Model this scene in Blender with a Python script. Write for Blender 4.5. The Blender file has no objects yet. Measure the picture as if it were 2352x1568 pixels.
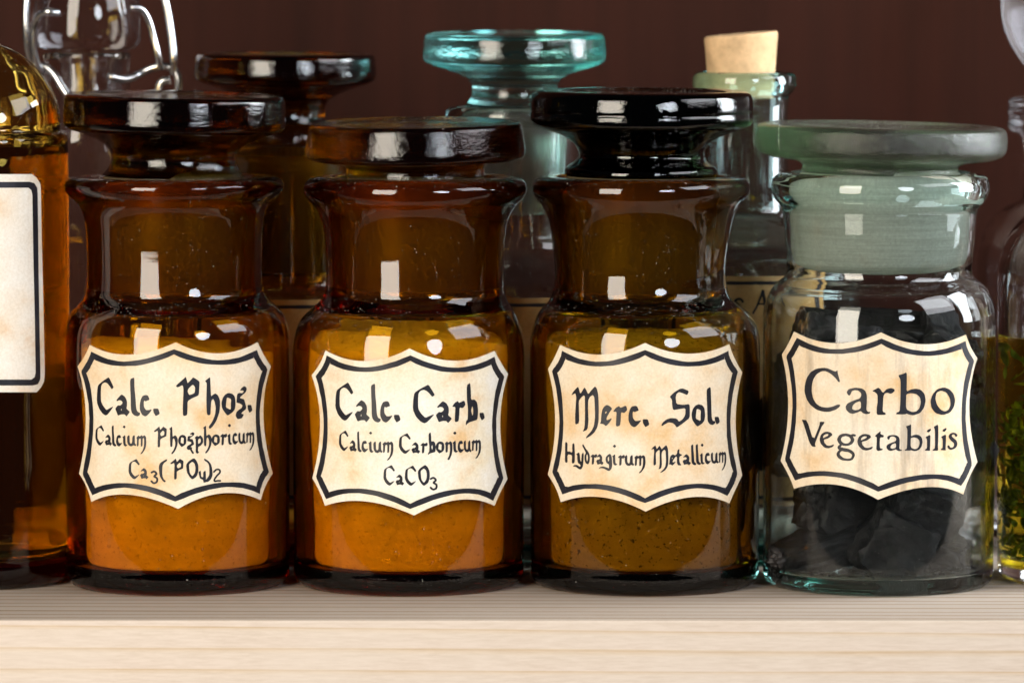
import bpy, bmesh, math, random
from mathutils import Vector, Matrix, noise
from mathutils.geometry import tessellate_polygon

# ------------------------------------------------------------------ camera
sc = bpy.context.scene
COL = sc.collection
random.seed(7)
F = 12200.0            # focal length in pixels of a 2352 px wide picture
W2, H2 = 1176.0, 784.0
D = 1.22               # camera distance to the plane of the front bottles
TILT = math.atan2(964.0, F)
CT, ST = math.cos(TILT), math.sin(TILT)


def ray(px, row):
    a, b = px - W2, H2 - row
    return Vector((a, F * CT + b * ST, -F * ST + b * CT))


_d = ray(W2, 1371.0)
ZC = -(-0.0258 + D) / _d.y * _d.z          # base fronts of the bottles stand on z = 0
CAM = Vector((0.0, -D, ZC))

cam_data = bpy.data.cameras.new("camera")
cam = bpy.data.objects.new("camera", cam_data)
COL.objects.link(cam)
cam.location = CAM
cam.rotation_euler = (math.pi / 2 - TILT, 0, 0)
cam_data.sensor_width = 36.0
cam_data.lens = F / 2352.0 * 36.0
cam_data.clip_start = 0.05
cam_data.clip_end = 50.0
cam_data.dof.use_dof = True
cam_data.dof.focus_distance = D - 0.024
cam_data.dof.aperture_fstop = 19.0
sc.camera = cam

# ------------------------------------------------------------------ world and lamps
world = bpy.data.worlds.new("World")
sc.world = world
world.use_nodes = True
bg = world.node_tree.nodes["Background"]
bg.inputs[0].default_value = (0.85, 0.9, 1.0, 1)
bg.inputs[1].default_value = 0.018


def lamp(name, loc, target, power, color, sx, sy=None, shape='RECTANGLE', spread=180):
    ld = bpy.data.lights.new(name, 'AREA')
    ld.shape = shape
    ld.size = sx
    if sy:
        ld.size_y = sy
    ld.energy = power
    ld.color = color
    ld.spread = math.radians(spread)
    o = bpy.data.objects.new(name, ld)
    COL.objects.link(o)
    o.location = loc
    o.rotation_euler = (Vector(target) - Vector(loc)).to_track_quat('-Z', 'Y').to_euler()
    return o


lamp("softbox_lamp", (-0.50, -0.80, 0.27), (0.0, 0.0, 0.10), 10.8, (1.0, 0.90, 0.76), 0.40, 0.62)
lamp("round_lamp", (0.52, -1.02, 0.34), (0.0, 0.0, 0.08), 5.2, (0.86, 0.92, 1.0), 0.32, shape='DISK')
lamp("side_lamp", (0.62, -0.28, 0.46), (0.0, 0.0, 0.08), 3.2, (0.94, 0.95, 1.0), 0.42, 0.34)
lamp("rim_lamp", (0.50, 0.055, 0.22), (0.0, 0.02, 0.10), 4.5, (0.90, 0.95, 1.0), 0.18, 0.34)

sc.view_settings.view_transform = 'Standard'
sc.view_settings.look = 'None'
sc.view_settings.exposure = 0.0
sc.view_settings.gamma = 1.0
sc.render.film_transparent = False
cy = sc.cycles
cy.max_bounces = 18
cy.transmission_bounces = 18
cy.glossy_bounces = 10
cy.diffuse_bounces = 4
cy.transparent_max_bounces = 16
cy.caustics_refractive = True
cy.caustics_reflective = True
cy.blur_glossy = 0.6
cy.sample_clamp_indirect = 6.0
cy.use_adaptive_sampling = True
cy.adaptive_threshold = 0.02
cy.use_denoising = True
cy.denoiser = 'OPENIMAGEDENOISE'
cy.denoising_input_passes = 'RGB_ALBEDO_NORMAL'

# ------------------------------------------------------------------ pixel to place helpers


def P(px, row, Y=0.0):
    """point of the vertical plane y = Y seen at a pixel"""
    d = ray(px, row)
    s = (Y + D) / d.y
    return Vector((s * d.x, Y, ZC + s * d.z))


def scale_at(px, row, Y):
    return (P(px + 1, row, Y) - P(px, row, Y)).length


def row0(px, Y):
    """pixel row of the shelf top at depth Y"""
    lo, hi = 900.0, 2000.0
    for _ in range(60):
        m = (lo + hi) / 2
        if P(px, m, Y).z > 0:
            lo = m
        else:
            hi = m
    return lo


def on_cyl(px, row, cx, Y, R):
    """front point of an upright cylinder seen at a pixel"""
    d = ray(px, row)
    ox, oy = CAM.x - cx, CAM.y - Y
    a = d.x * d.x + d.y * d.y
    b = 2 * (ox * d.x + oy * d.y)
    c = ox * ox + oy * oy - R * R
    disc = max(b * b - 4 * a * c, 0.0)
    t = (-b - math.sqrt(disc)) / (2 * a)
    return CAM + d * t

# ------------------------------------------------------------------ materials


def new_mat(name):
    m = bpy.data.materials.new(name)
    m.use_nodes = True
    nt = m.node_tree
    for n in list(nt.nodes):
        nt.nodes.remove(n)
    out = nt.nodes.new('ShaderNodeOutputMaterial')
    return m, nt, out


def N(nt, kind, **kw):
    n = nt.nodes.new(kind)
    for k, v in kw.items():
        if k in n.inputs:
            n.inputs[k].default_value = v
        else:
            setattr(n, k, v)
    return n


def L(nt, a, b):
    nt.links.new(a, b)


def coords(nt, scale=(1, 1, 1), kind='Object'):
    tc = N(nt, 'ShaderNodeTexCoord')
    mp = N(nt, 'ShaderNodeMapping')
    mp.inputs['Scale'].default_value = scale
    L(nt, tc.outputs[kind], mp.inputs['Vector'])
    return mp.outputs['Vector']


def ramp(nt, fac, stops):
    r = N(nt, 'ShaderNodeValToRGB')
    el = r.color_ramp.elements
    while len(el) < len(stops):
        el.new(0.5)
    for e, (p, c) in zip(el, stops):
        e.position = p
        e.color = c if len(c) == 4 else (*c, 1)
    L(nt, fac, r.inputs['Fac'])
    return r.outputs['Color']


def mixc(nt, fac, a, b, mode='MIX'):
    m = N(nt, 'ShaderNodeMix', data_type='RGBA', blend_type=mode)
    for sock, v in ((m.inputs[0], fac), (m.inputs[6], a), (m.inputs[7], b)):
        if hasattr(v, 'is_linked'):
            L(nt, v, sock)
        else:
            sock.default_value = v if not isinstance(v, tuple) else (*v[:3], 1)
    return m.outputs[2]


def maths(nt, op, a, b=0.0, clamp=False):
    m = N(nt, 'ShaderNodeMath', operation=op)
    m.use_clamp = clamp
    for i, v in enumerate((a, b)):
        if hasattr(v, 'is_linked'):
            L(nt, v, m.inputs[i])
        else:
            m.inputs[i].default_value = v
    return m.outputs[0]


def glass(name, absorb, rough=0.0, wave=0.0, hammer=0.0, dust=0.5, film=0.0, ior=1.5, hscale=900.0, soot=0.0):
    """real refracting glass: absorb = absorption per metre for r, g, b"""
    m, nt, out = new_mat(name)
    bs = N(nt, 'ShaderNodeBsdfPrincipled')
    bs.inputs['Base Color'].default_value = (1, 1, 1, 1)
    bs.inputs['Transmission Weight'].default_value = 1.0
    bs.inputs['IOR'].default_value = ior
    at = N(nt, 'ShaderNodeAttribute', attribute_name='ground')      # ground joint inside the neck
    L(nt, maths(nt, 'ADD', maths(nt, 'MULTIPLY', at.outputs['Fac'], 0.32), rough), bs.inputs['Roughness'])
    v = coords(nt)
    height = None
    if wave:
        n1 = N(nt, 'ShaderNodeTexNoise', Scale=70.0, Detail=2.0)
        L(nt, v, n1.inputs['Vector'])
        height = maths(nt, 'MULTIPLY', n1.outputs['Fac'], wave)
        # fine horizontal draw lines left by the mould
        v2 = coords(nt, (60, 60, 1600))
        n3 = N(nt, 'ShaderNodeTexNoise', Scale=1.0, Detail=2.0)
        L(nt, v2, n3.inputs['Vector'])
        height = maths(nt, 'ADD', height, maths(nt, 'MULTIPLY', n3.outputs['Fac'], wave * 0.03))
    if hammer:
        v3 = coords(nt, (1, 1, 2.2))
        n2 = N(nt, 'ShaderNodeTexNoise', Scale=hscale, Detail=3.0, Roughness=0.6)
        L(nt, v3, n2.inputs['Vector'])
        h2 = maths(nt, 'MULTIPLY', n2.outputs['Fac'], hammer)
        height = h2 if height is None else maths(nt, 'ADD', height, h2)
    if height is not None:
        bp = N(nt, 'ShaderNodeBump', Strength=1.0, Distance=0.001)
        L(nt, height, bp.inputs['Height'])
        L(nt, bp.outputs['Normal'], bs.inputs['Normal'])
    surf = bs.outputs['BSDF']
    if dust or film:
        geo = N(nt, 'ShaderNodeNewGeometry')
        sx = N(nt, 'ShaderNodeSeparateXYZ')
        L(nt, geo.outputs['Normal'], sx.inputs['Vector'])
        up = maths(nt, 'POWER', maths(nt, 'MAXIMUM', sx.outputs['Z'], 0.0), 1.5)
        sp = N(nt, 'ShaderNodeTexNoise', Scale=2600.0, Detail=1.0)
        L(nt, v, sp.inputs['Vector'])
        big = N(nt, 'ShaderNodeTexNoise', Scale=90.0, Detail=3.0)
        L(nt, v, big.inputs['Vector'])
        # specks: everywhere a few, on upward faces many
        thr = maths(nt, 'SUBTRACT', 0.775, maths(nt, 'MULTIPLY', up, 0.085))
        thr = maths(nt, 'SUBTRACT', thr, maths(nt, 'MULTIPLY', maths(nt, 'SUBTRACT', big.outputs['Fac'], 0.5), 0.16))
        speck = maths(nt, 'MULTIPLY', maths(nt, 'SUBTRACT', sp.outputs['Fac'], thr), 22.0, clamp=True)
        ins = N(nt, 'ShaderNodeAttribute', attribute_name='inside')
        speck = maths(nt, 'MULTIPLY', speck, maths(nt, 'SUBTRACT', 1.0, ins.outputs['Fac']))
        fac = maths(nt, 'MULTIPLY', speck, dust, clamp=True)
        if film:
            fac = maths(nt, 'ADD', fac, maths(nt, 'MULTIPLY', big.outputs['Fac'], film), clamp=True)
        df = N(nt, 'ShaderNodeBsdfDiffuse')
        df.inputs['Color'].default_value = (0.72, 0.69, 0.62, 1)
        mx = N(nt, 'ShaderNodeMixShader')
        L(nt, fac, mx.inputs[0])
        L(nt, surf, mx.inputs[1])
        L(nt, df.outputs[0], mx.inputs[2])
        surf = mx.outputs[0]
        if soot:
            # dark dust clinging in smears to the inside of the wall
            sn = N(nt, 'ShaderNodeTexNoise', Scale=60.0, Detail=7.0, Roughness=0.7)
            L(nt, v, sn.inputs['Vector'])
            sf = N(nt, 'ShaderNodeMapRange')
            sf.inputs['From Min'].default_value = 0.42
            sf.inputs['From Max'].default_value = 0.72
            sf.inputs['To Max'].default_value = soot
            L(nt, sn.outputs['Fac'], sf.inputs['Value'])
            low = N(nt, 'ShaderNodeSeparateXYZ')
            L(nt, v, low.inputs['Vector'])
            below = maths(nt, 'MULTIPLY', maths(nt, 'SUBTRACT', 0.062, low.outputs['Z']), 60.0, clamp=True)
            sd = N(nt, 'ShaderNodeBsdfDiffuse')
            sd.inputs['Color'].default_value = (0.045, 0.045, 0.048, 1)
            mx2 = N(nt, 'ShaderNodeMixShader')
            L(nt, maths(nt, 'MULTIPLY', maths(nt, 'MULTIPLY', sf.outputs[0], ins.outputs['Fac']), below), mx2.inputs[0])
            L(nt, surf, mx2.inputs[1])
            L(nt, sd.outputs[0], mx2.inputs[2])
            surf = mx2.outputs[0]
    L(nt, surf, out.inputs['Surface'])
    dens = max(absorb)
    if dens > 0:
        va = N(nt, 'ShaderNodeVolumeAbsorption')
        va.inputs['Density'].default_value = dens
        va.inputs['Color'].default_value = (1 - absorb[0] / dens, 1 - absorb[1] / dens, 1 - absorb[2] / dens, 1)
        L(nt, va.outputs[0], out.inputs['Volume'])
    return m


def ground(name, color, speckle, lines=0.0, trans=0.35):
    """matt ground glass of a stopper's plug"""
    m, nt, out = new_mat(name)
    v = coords(nt)
    n1 = N(nt, 'ShaderNodeTexNoise', Scale=1500.0, Detail=3.0, Roughness=0.7)
    L(nt, v, n1.inputs['Vector'])
    n2 = N(nt, 'ShaderNodeTexNoise', Scale=110.0, Detail=4.0)
    L(nt, v, n2.inputs['Vector'])
    c = ramp(nt, n1.outputs['Fac'], [(0.3, tuple(x * (1 - speckle) for x in color)), (0.7, tuple(min(1, x * (1 + speckle)) for x in color))])
    c = mixc(nt, maths(nt, 'MULTIPLY', n2.outputs['Fac'], 0.5), c, tuple(x * 0.6 for x in color), 'MIX')
    if lines:
        # grinding marks running round the plug, with rusty traces
        n3 = N(nt, 'ShaderNodeTexNoise', Scale=1.0, Detail=5.0, Roughness=0.7)
        L(nt, coords(nt, (45, 45, 1300)), n3.inputs['Vector'])
        c = mixc(nt, ramp(nt, n3.outputs['Fac'], [(0.42, (0, 0, 0)), (0.72, (lines,) * 3)]), c, (0.34, 0.36, 0.27))
        n5 = N(nt, 'ShaderNodeTexNoise', Scale=75.0, Detail=6.0, Roughness=0.7)
        L(nt, v, n5.inputs['Vector'])
        c = mixc(nt, ramp(nt, n5.outputs['Fac'], [(0.56, (0, 0, 0)), (0.74, (0.45,) * 3)]), c, (0.42, 0.36, 0.24))
    df = N(nt, 'ShaderNodeBsdfDiffuse')
    L(nt, c, df.inputs['Color'])
    tr = N(nt, 'ShaderNodeBsdfTranslucent')
    L(nt, c, tr.inputs['Color'])
    m1 = N(nt, 'ShaderNodeMixShader')
    m1.inputs[0].default_value = 0.35
    L(nt, df.outputs[0], m1.inputs[1])
    L(nt, tr.outputs[0], m1.inputs[2])
    gl = N(nt, 'ShaderNodeBsdfGlass', Roughness=0.45, IOR=1.3)
    L(nt, c, gl.inputs['Color'])
    m2 = N(nt, 'ShaderNodeMixShader')
    m2.inputs[0].default_value = trans
    L(nt, m1.outputs[0], m2.inputs[1])
    L(nt, gl.outputs[0], m2.inputs[2])
    L(nt, m2.outputs[0], out.inputs['Surface'])
    return m


def paper(name, streaks=0.0, base=(0.79, 0.64, 0.455), warm=(0.74, 0.50, 0.26), pale=(0.82, 0.74, 0.61), seed=0.0):
    m, nt, out = new_mat(name)
    v = coords(nt)
    mp = N(nt, 'ShaderNodeVectorMath', operation='ADD')
    mp.inputs[1].default_value = (seed, seed * 0.7, -seed)
    L(nt, v, mp.inputs[0])
    v = mp.outputs[0]
    n1 = N(nt, 'ShaderNodeTexNoise', Scale=85.0, Detail=5.0, Roughness=0.6)
    n2 = N(nt, 'ShaderNodeTexNoise', Scale=1700.0, Detail=3.0, Roughness=0.7)
    n3 = N(nt, 'ShaderNodeTexNoise', Scale=45.0, Detail=3.0)
    for n in (n1, n2, n3):
        L(nt, v, n.inputs['Vector'])
    c = ramp(nt, n1.outputs['Fac'], [(0.33, warm), (0.47, base), (0.66, pale)])
    c = mixc(nt, ramp(nt, n3.outputs['Fac'], [(0.45, (0, 0, 0)), (0.7, (0.55, 0.55, 0.55))]), c, pale)
    fib = ramp(nt, n2.outputs['Fac'], [(0.3, (0.86, 0.84, 0.80)), (0.65, (1.03, 1.03, 1.03))])
    c = mixc(nt, 0.8, c, fib, 'MULTIPLY')
    if streaks:
        vs = coords(nt, (210, 210, 22))
        n4 = N(nt, 'ShaderNodeTexNoise', Scale=1.0, Detail=6.0, Roughness=0.65)
        L(nt, vs, n4.inputs['Vector'])
        s = ramp(nt, n4.outputs['Fac'], [(0.53, (0, 0, 0)), (0.74, (streaks,) * 3)])
        c = mixc(nt, s, c, (0.30, 0.24, 0.18), 'MIX')
    bs = N(nt, 'ShaderNodeBsdfPrincipled', Roughness=0.75)
    bs.inputs['Specular IOR Level'].default_value = 0.25
    L(nt, c, bs.inputs['Base Color'])
    nw = N(nt, 'ShaderNodeTexNoise', Scale=140.0, Detail=3.0)
    L(nt, v, nw.inputs['Vector'])
    bp = N(nt, 'ShaderNodeBump', Strength=0.5, Distance=0.0001)
    L(nt, maths(nt, 'ADD', maths(nt, 'MULTIPLY', n2.outputs['Fac'], 0.5), maths(nt, 'MULTIPLY', nw.outputs['Fac'], 4.0)), bp.inputs['Height'])
    L(nt, bp.outputs['Normal'], bs.inputs['Normal'])
    L(nt, bs.outputs[0], out.inputs['Surface'])
    return m


def simple(name, color, rough=0.5, metal=0.0, noise_scale=0, amount=0.3, bump=0.0, spec=0.5):
    m, nt, out = new_mat(name)
    bs = N(nt, 'ShaderNodeBsdfPrincipled', Roughness=rough, Metallic=metal)
    bs.inputs['Specular IOR Level'].default_value = spec
    bs.inputs['Base Color'].default_value = (*color, 1)
    if noise_scale:
        v = coords(nt)
        n = N(nt, 'ShaderNodeTexNoise', Scale=noise_scale, Detail=5.0, Roughness=0.65)
        L(nt, v, n.inputs['Vector'])
        c = ramp(nt, n.outputs['Fac'], [(0.3, tuple(x * (1 - amount) for x in color)), (0.7, tuple(min(1, x * (1 + amount)) for x in color))])
        L(nt, c, bs.inputs['Base Color'])
        if bump:
            bp = N(nt, 'ShaderNodeBump', Strength=bump, Distance=0.0006)
            L(nt, n.outputs['Fac'], bp.inputs['Height'])
            L(nt, bp.outputs['Normal'], bs.inputs['Normal'])
    L(nt, bs.outputs[0], out.inputs['Surface'])
    return m


def powder_mat(name, col, dark, speck_amount, seed):
    m, nt, out = new_mat(name)
    v = coords(nt)
    n1 = N(nt, 'ShaderNodeTexNoise', Scale=130.0, Detail=6.0, Roughness=0.6)
    L(nt, v, n1.inputs['Vector'])
    vb = coords(nt, (40, 40, 330))
    n4 = N(nt, 'ShaderNodeTexNoise', Scale=1.0, Detail=4.0)
    L(nt, vb, n4.inputs['Vector'])
    n2 = N(nt, 'ShaderNodeTexNoise', Scale=1150.0, Detail=2.0)
    L(nt, v, n2.inputs['Vector'])
    c = ramp(nt, n1.outputs['Fac'], [(0.30, tuple(x * 0.72 for x in col)), (0.50, tuple(x * 0.94 for x in col)), (0.66, col)])
    c = mixc(nt, ramp(nt, n4.outputs['Fac'], [(0.35, (0.45,) * 3), (0.6, (0, 0, 0))]), c, tuple(x * 0.72 for x in col))
    sp = ramp(nt, n2.outputs['Fac'], [(0.60, (0, 0, 0)), (0.70, (speck_amount,) * 3)])
    c = mixc(nt, sp, c, dark)
    bs = N(nt, 'ShaderNodeBsdfDiffuse', Roughness=0.8)
    L(nt, c, bs.inputs['Color'])
    bp = N(nt, 'ShaderNodeBump', Strength=0.5, Distance=0.0006)
    L(nt, n1.outputs['Fac'], bp.inputs['Height'])
    L(nt, bp.outputs['Normal'], bs.inputs['Normal'])
    L(nt, bs.outputs[0], out.inputs['Surface'])
    return m


def pine(name):
    m, nt, out = new_mat(name)
    # growth rings of a flat-sawn board: bands across y and z, stretched along x
    v = coords(nt, (1.3, 185.0, 245.0))
    warp = N(nt, 'ShaderNodeTexNoise', Scale=1.0, Detail=3.0)
    L(nt, coords(nt, (1.6, 34, 50)), warp.inputs['Vector'])
    add = N(nt, 'ShaderNodeVectorMath', operation='MULTIPLY_ADD')
    L(nt, warp.outputs['Color'], add.inputs[0])
    add.inputs[1].default_value = (1.5, 1.5, 1.5)
    L(nt, v, add.inputs[2])
    wv = N(nt, 'ShaderNodeTexWave', Scale=0.55, Distortion=1.2, Detail=3.0, wave_type='BANDS', bands_direction='DIAGONAL', wave_profile='SAW')
    wv.inputs['Detail Scale'].default_value = 1.5
    L(nt, add.outputs[0], wv.inputs['Vector'])
    rings = ramp(nt, wv.outputs['Fac'], [(0.0, (0.67, 0.575, 0.50)), (0.70, (0.668, 0.578, 0.495)), (0.88, (0.645, 0.53, 0.41)), (0.94, (0.57, 0.43, 0.295)), (0.97, (0.61, 0.485, 0.355)), (1.0, (0.665, 0.57, 0.49))])
    fv = coords(nt, (170, 1600, 1600))
    fn = N(nt, 'ShaderNodeTexNoise', Scale=1.0, Detail=4.0, Roughness=0.7)
    L(nt, fv, fn.inputs['Vector'])
    fine = ramp(nt, fn.outputs['Fac'], [(0.30, (0.86, 0.83, 0.79)), (0.62, (1.02, 1.02, 1.02))])
    c = mixc(nt, 0.75, rings, fine, 'MULTIPLY')
    bn = N(nt, 'ShaderNodeTexNoise', Scale=28.0, Detail=3.0)
    L(nt, coords(nt, (1, 2, 2)), bn.inputs['Vector'])
    c = mixc(nt, ramp(nt, bn.outputs['Fac'], [(0.4, (0, 0, 0)), (0.75, (0.5,) * 3)]), c, (0.68, 0.60, 0.52))
    # the upper face is multiplied greyer and darker, with stronger grain lines
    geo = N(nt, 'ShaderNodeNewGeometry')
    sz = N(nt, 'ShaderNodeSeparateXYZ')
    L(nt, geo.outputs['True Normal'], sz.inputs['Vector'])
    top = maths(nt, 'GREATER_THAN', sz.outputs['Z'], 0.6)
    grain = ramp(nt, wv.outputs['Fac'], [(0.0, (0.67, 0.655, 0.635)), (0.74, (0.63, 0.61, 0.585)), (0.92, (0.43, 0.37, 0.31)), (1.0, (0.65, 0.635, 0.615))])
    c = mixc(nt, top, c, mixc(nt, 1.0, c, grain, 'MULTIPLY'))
    bs = N(nt, 'ShaderNodeBsdfPrincipled', Roughness=0.85)
    bs.inputs['Specular IOR Level'].default_value = 0.08
    L(nt, c, bs.inputs['Base Color'])
    h = maths(nt, 'ADD', fn.outputs['Fac'], maths(nt, 'MULTIPLY', wv.outputs['Fac'], 0.8))
    bp = N(nt, 'ShaderNodeBump', Strength=0.3, Distance=0.00015)
    L(nt, h, bp.inputs['Height'])
    L(nt, bp.outputs['Normal'], bs.inputs['Normal'])
    L(nt, bs.outputs[0], out.inputs['Surface'])
    return m


def dark_wood(name):
    m, nt, out = new_mat(name)
    n1 = N(nt, 'ShaderNodeTexNoise', Scale=1.0, Detail=5.0, Roughness=0.6)
    L(nt, coords(nt, (120, 1, 6)), n1.inputs['Vector'])
    n2 = N(nt, 'ShaderNodeTexNoise', Scale=1.0, Detail=4.0, Roughness=0.6)
    L(nt, coords(nt, (700, 1, 14)), n2.inputs['Vector'])
    c = ramp(nt, n1.outputs['Fac'], [(0.3, (0.0245, 0.0084, 0.0052)), (0.7, (0.0330, 0.0101, 0.0061))])
    c2 = ramp(nt, n2.outputs['Fac'], [(0.35, (0.94,) * 3), (0.65, (1.03,) * 3)])
    c = mixc(nt, 1.0, c, c2, 'MULTIPLY')
    bs = N(nt, 'ShaderNodeBsdfPrincipled', Roughness=0.6)
    bs.inputs['Specular IOR Level'].default_value = 0.05
    L(nt, c, bs.inputs['Base Color'])
    L(nt, bs.outputs[0], out.inputs['Surface'])
    return m


AMBER = (60.0, 184.0, 830.0)
AMBER_RED = (26.0, 112.0, 420.0)
OLIVE = (104.0, 205.0, 850.0)
M = {}
M['amber'] = glass('amber_glass', AMBER, wave=0.06, dust=0.8)
M['amber_olive'] = glass('olive_amber_glass', OLIVE, wave=0.06, dust=0.8)
M['amber_back'] = glass('red_amber_glass', AMBER_RED, wave=0.05, dust=0.2)
M['amber_left'] = glass('honey_glass', (66.0, 165.0, 640.0), wave=0.08, dust=0.2)
M['amber_stop'] = glass('amber_stopper_glass', (66.0, 104.0, 330.0), rough=0.0, wave=0.05, hammer=0.09, hscale=700.0, dust=0.6)
M['dark_stop'] = glass('black_amber_glass', (330.0, 520.0, 900.0), rough=0.0, wave=0.05, hammer=0.07, hscale=700.0, dust=0.8)
M['olive_stop'] = glass('olive_stopper_glass', (52.0, 84.0, 290.0), rough=0.0, wave=0.05, hammer=0.12, hscale=800.0, dust=0.6)
M['green'] = glass('pale_green_glass', (30.0, 8.0, 11.0), wave=0.06, dust=0.5, soot=0.55)
M['green_stop'] = glass('green_stopper_glass', (50.0, 35.0, 52.0), rough=0.03, wave=0.03, hammer=0.30, hscale=1100.0, dust=0.6, film=0.06)
M['teal'] = glass('teal_glass', (24.0, 6.0, 7.0), wave=0.08, dust=0.1)
M['teal_stop'] = glass('teal_stopper_glass', (26.0, 4.0, 5.0), rough=0.0, wave=0.08, hammer=0.14, hscale=500.0, dust=0.2)
M['aqua'] = glass('aqua_glass', (75.0, 9.0, 12.0), wave=0.07, dust=0.1)
M['clear'] = glass('clear_glass', (3.0, 3.0, 2.4), wave=0.05, dust=0.1)
M['frost_clear'] = glass('satin_clear_glass', (4.0, 4.0, 3.0), rough=0.12, wave=0.03, dust=0.1, film=0.12)
M['plug_amber'] = ground('ground_amber', (0.25, 0.20, 0.125), 0.55)
M['plug_dark'] = ground('ground_dark_amber', (0.28, 0.23, 0.13), 0.5)
M['plug_green'] = ground('ground_green', (0.74, 0.80, 0.70), 0.14, trans=0.35, lines=0.5)
M['plug_teal'] = glass('ground_teal', (18.0, 4.0, 5.0), rough=0.10, hammer=0.1, film=0.10, dust=0.0)
M['paper_a'] = paper('aged_paper', seed=0.0)
M['paper_b'] = paper('pale_paper', seed=0.3, base=(0.82, 0.72, 0.54), pale=(0.86, 0.82, 0.74))
M['paper_c'] = paper('cream_paper', seed=0.62)
M['paper_d'] = paper('streaked_paper', streaks=0.75, seed=0.9)
M['paper_l'] = paper('faded_paper', seed=1.3, base=(0.78, 0.70, 0.60), warm=(0.72, 0.52, 0.34), pale=(0.82, 0.79, 0.74))
M['paper_tan'] = paper('tan_paper', seed=1.7, base=(0.55, 0.345, 0.13), warm=(0.48, 0.27, 0.08), pale=(0.60, 0.41, 0.19))
M['ink'] = simple('black_ink', (0.012, 0.012, 0.018), rough=0.42, noise_scale=500, amount=0.5, spec=0.35)
M['powder_a'] = powder_mat('yellow_powder', (0.96, 0.86, 0.52), (0.2, 0.12, 0.05), 0.35, 0)
M['powder_b'] = powder_mat('white_powder', (0.95, 0.87, 0.62), (0.2, 0.12, 0.05), 0.35, 1)
M['powder_c'] = powder_mat('grey_powder', (0.50, 0.48, 0.38), (0.04, 0.035, 0.03), 0.9, 2)
M['charcoal'] = simple('charcoal', (0.020, 0.018, 0.018), rough=0.5, noise_scale=420, amount=0.8, bump=1.0, spec=0.3)
M['cork'] = simple('cork', (0.66, 0.44, 0.24), rough=0.85, noise_scale=240, amount=0.22, bump=0.3, spec=0.15)
M['wire'] = simple('steel_wire', (0.62, 0.63, 0.65), rough=0.24, metal=1.0, noise_scale=300, amount=0.1)
M['leaf'] = simple('wet_leaf', (0.15, 0.28, 0.025), rough=0.45, noise_scale=300, amount=0.6)
M['liquid'] = glass('herb_liquor', (26.0, 36.0, 150.0), dust=0.0, ior=1.34)
M['tincture'] = glass('brown_tincture', (26.0, 42.0, 220.0), dust=0.0, ior=1.36)
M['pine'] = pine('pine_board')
M['wall'] = dark_wood('dark_brown_wood')

# ------------------------------------------------------------------ mesh helpers


def link(name, me, mat, parent=None, smooth=True, sharp=None):
    o = bpy.data.objects.new(name, me)
    COL.objects.link(o)
    if mat is not None:
        me.materials.append(mat)
    if smooth:
        me.polygons.foreach_set('use_smooth', [True] * len(me.polygons))
        if sharp:
            me.set_sharp_from_angle(angle=math.radians(sharp))
    if parent is not None:
        o.parent = parent
    return o


def thing(name, label, cat, loc=(0, 0, 0), group=None):
    o = bpy.data.objects.new(name, None)
    COL.objects.link(o)
    o.location = loc
    o.empty_display_size = 0.01
    o['label'] = label
    o['category'] = cat
    if group:
        o['group'] = group
    return o


def tag(o, label, cat, group=None):
    o['label'] = label
    o['category'] = cat
    if group:
        o['group'] = group
    return o


def smooth_line(pts, steps=5):
    """Catmull-Rom through tuples; a point given twice in a row is a corner"""
    out = []
    segs, cur = [], [pts[0]]
    for p in pts[1:]:
        if p == cur[-1]:
            segs.append(cur)
            cur = [p]
        else:
            cur.append(p)
    segs.append(cur)
    for s in segs:
        n = len(s)
        if n == 1:
            continue
        for i in range(n - 1):
            p0 = s[max(i - 1, 0)]
            p1, p2 = s[i], s[i + 1]
            p3 = s[min(i + 2, n - 1)]
            # tangents limited so that long straights do not overshoot
            d = math.dist(p1, p2) or 1e-9
            def tan(a, b, c):
                la, lb = math.dist(a, b) or 1e-9, math.dist(b, c) or 1e-9
                t = [((b[k] - a[k]) / la * lb + (c[k] - b[k]) / lb * la) / (la + lb) for k in range(len(a))]
                return t
            m1 = tan(p0, p1, p2) if i > 0 else [(p2[k] - p1[k]) / d for k in range(len(p1))]
            m2 = tan(p1, p2, p3) if i < n - 2 else [(p2[k] - p1[k]) / d for k in range(len(p1))]
            da = min(d, 1.6 * math.dist(p0, p1)) if i > 0 else d
            db = min(d, 1.6 * math.dist(p2, p3)) if i < n - 2 else d
            for q in range(steps):
                t = q / steps
                h00 = 2 * t**3 - 3 * t**2 + 1
                h10 = t**3 - 2 * t**2 + t
                h01 = -2 * t**3 + 3 * t**2
                h11 = t**3 - t**2
                out.append(tuple(h00 * p1[k] + h10 * da * m1[k] + h01 * p2[k] + h11 * db * m2[k] for k in range(len(p1))))
        out.append(tuple(s[-1]))
    res = []
    for p in out:
        if not res or math.dist(p, res[-1]) > 1e-6:
            res.append(p)
    return res


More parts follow.
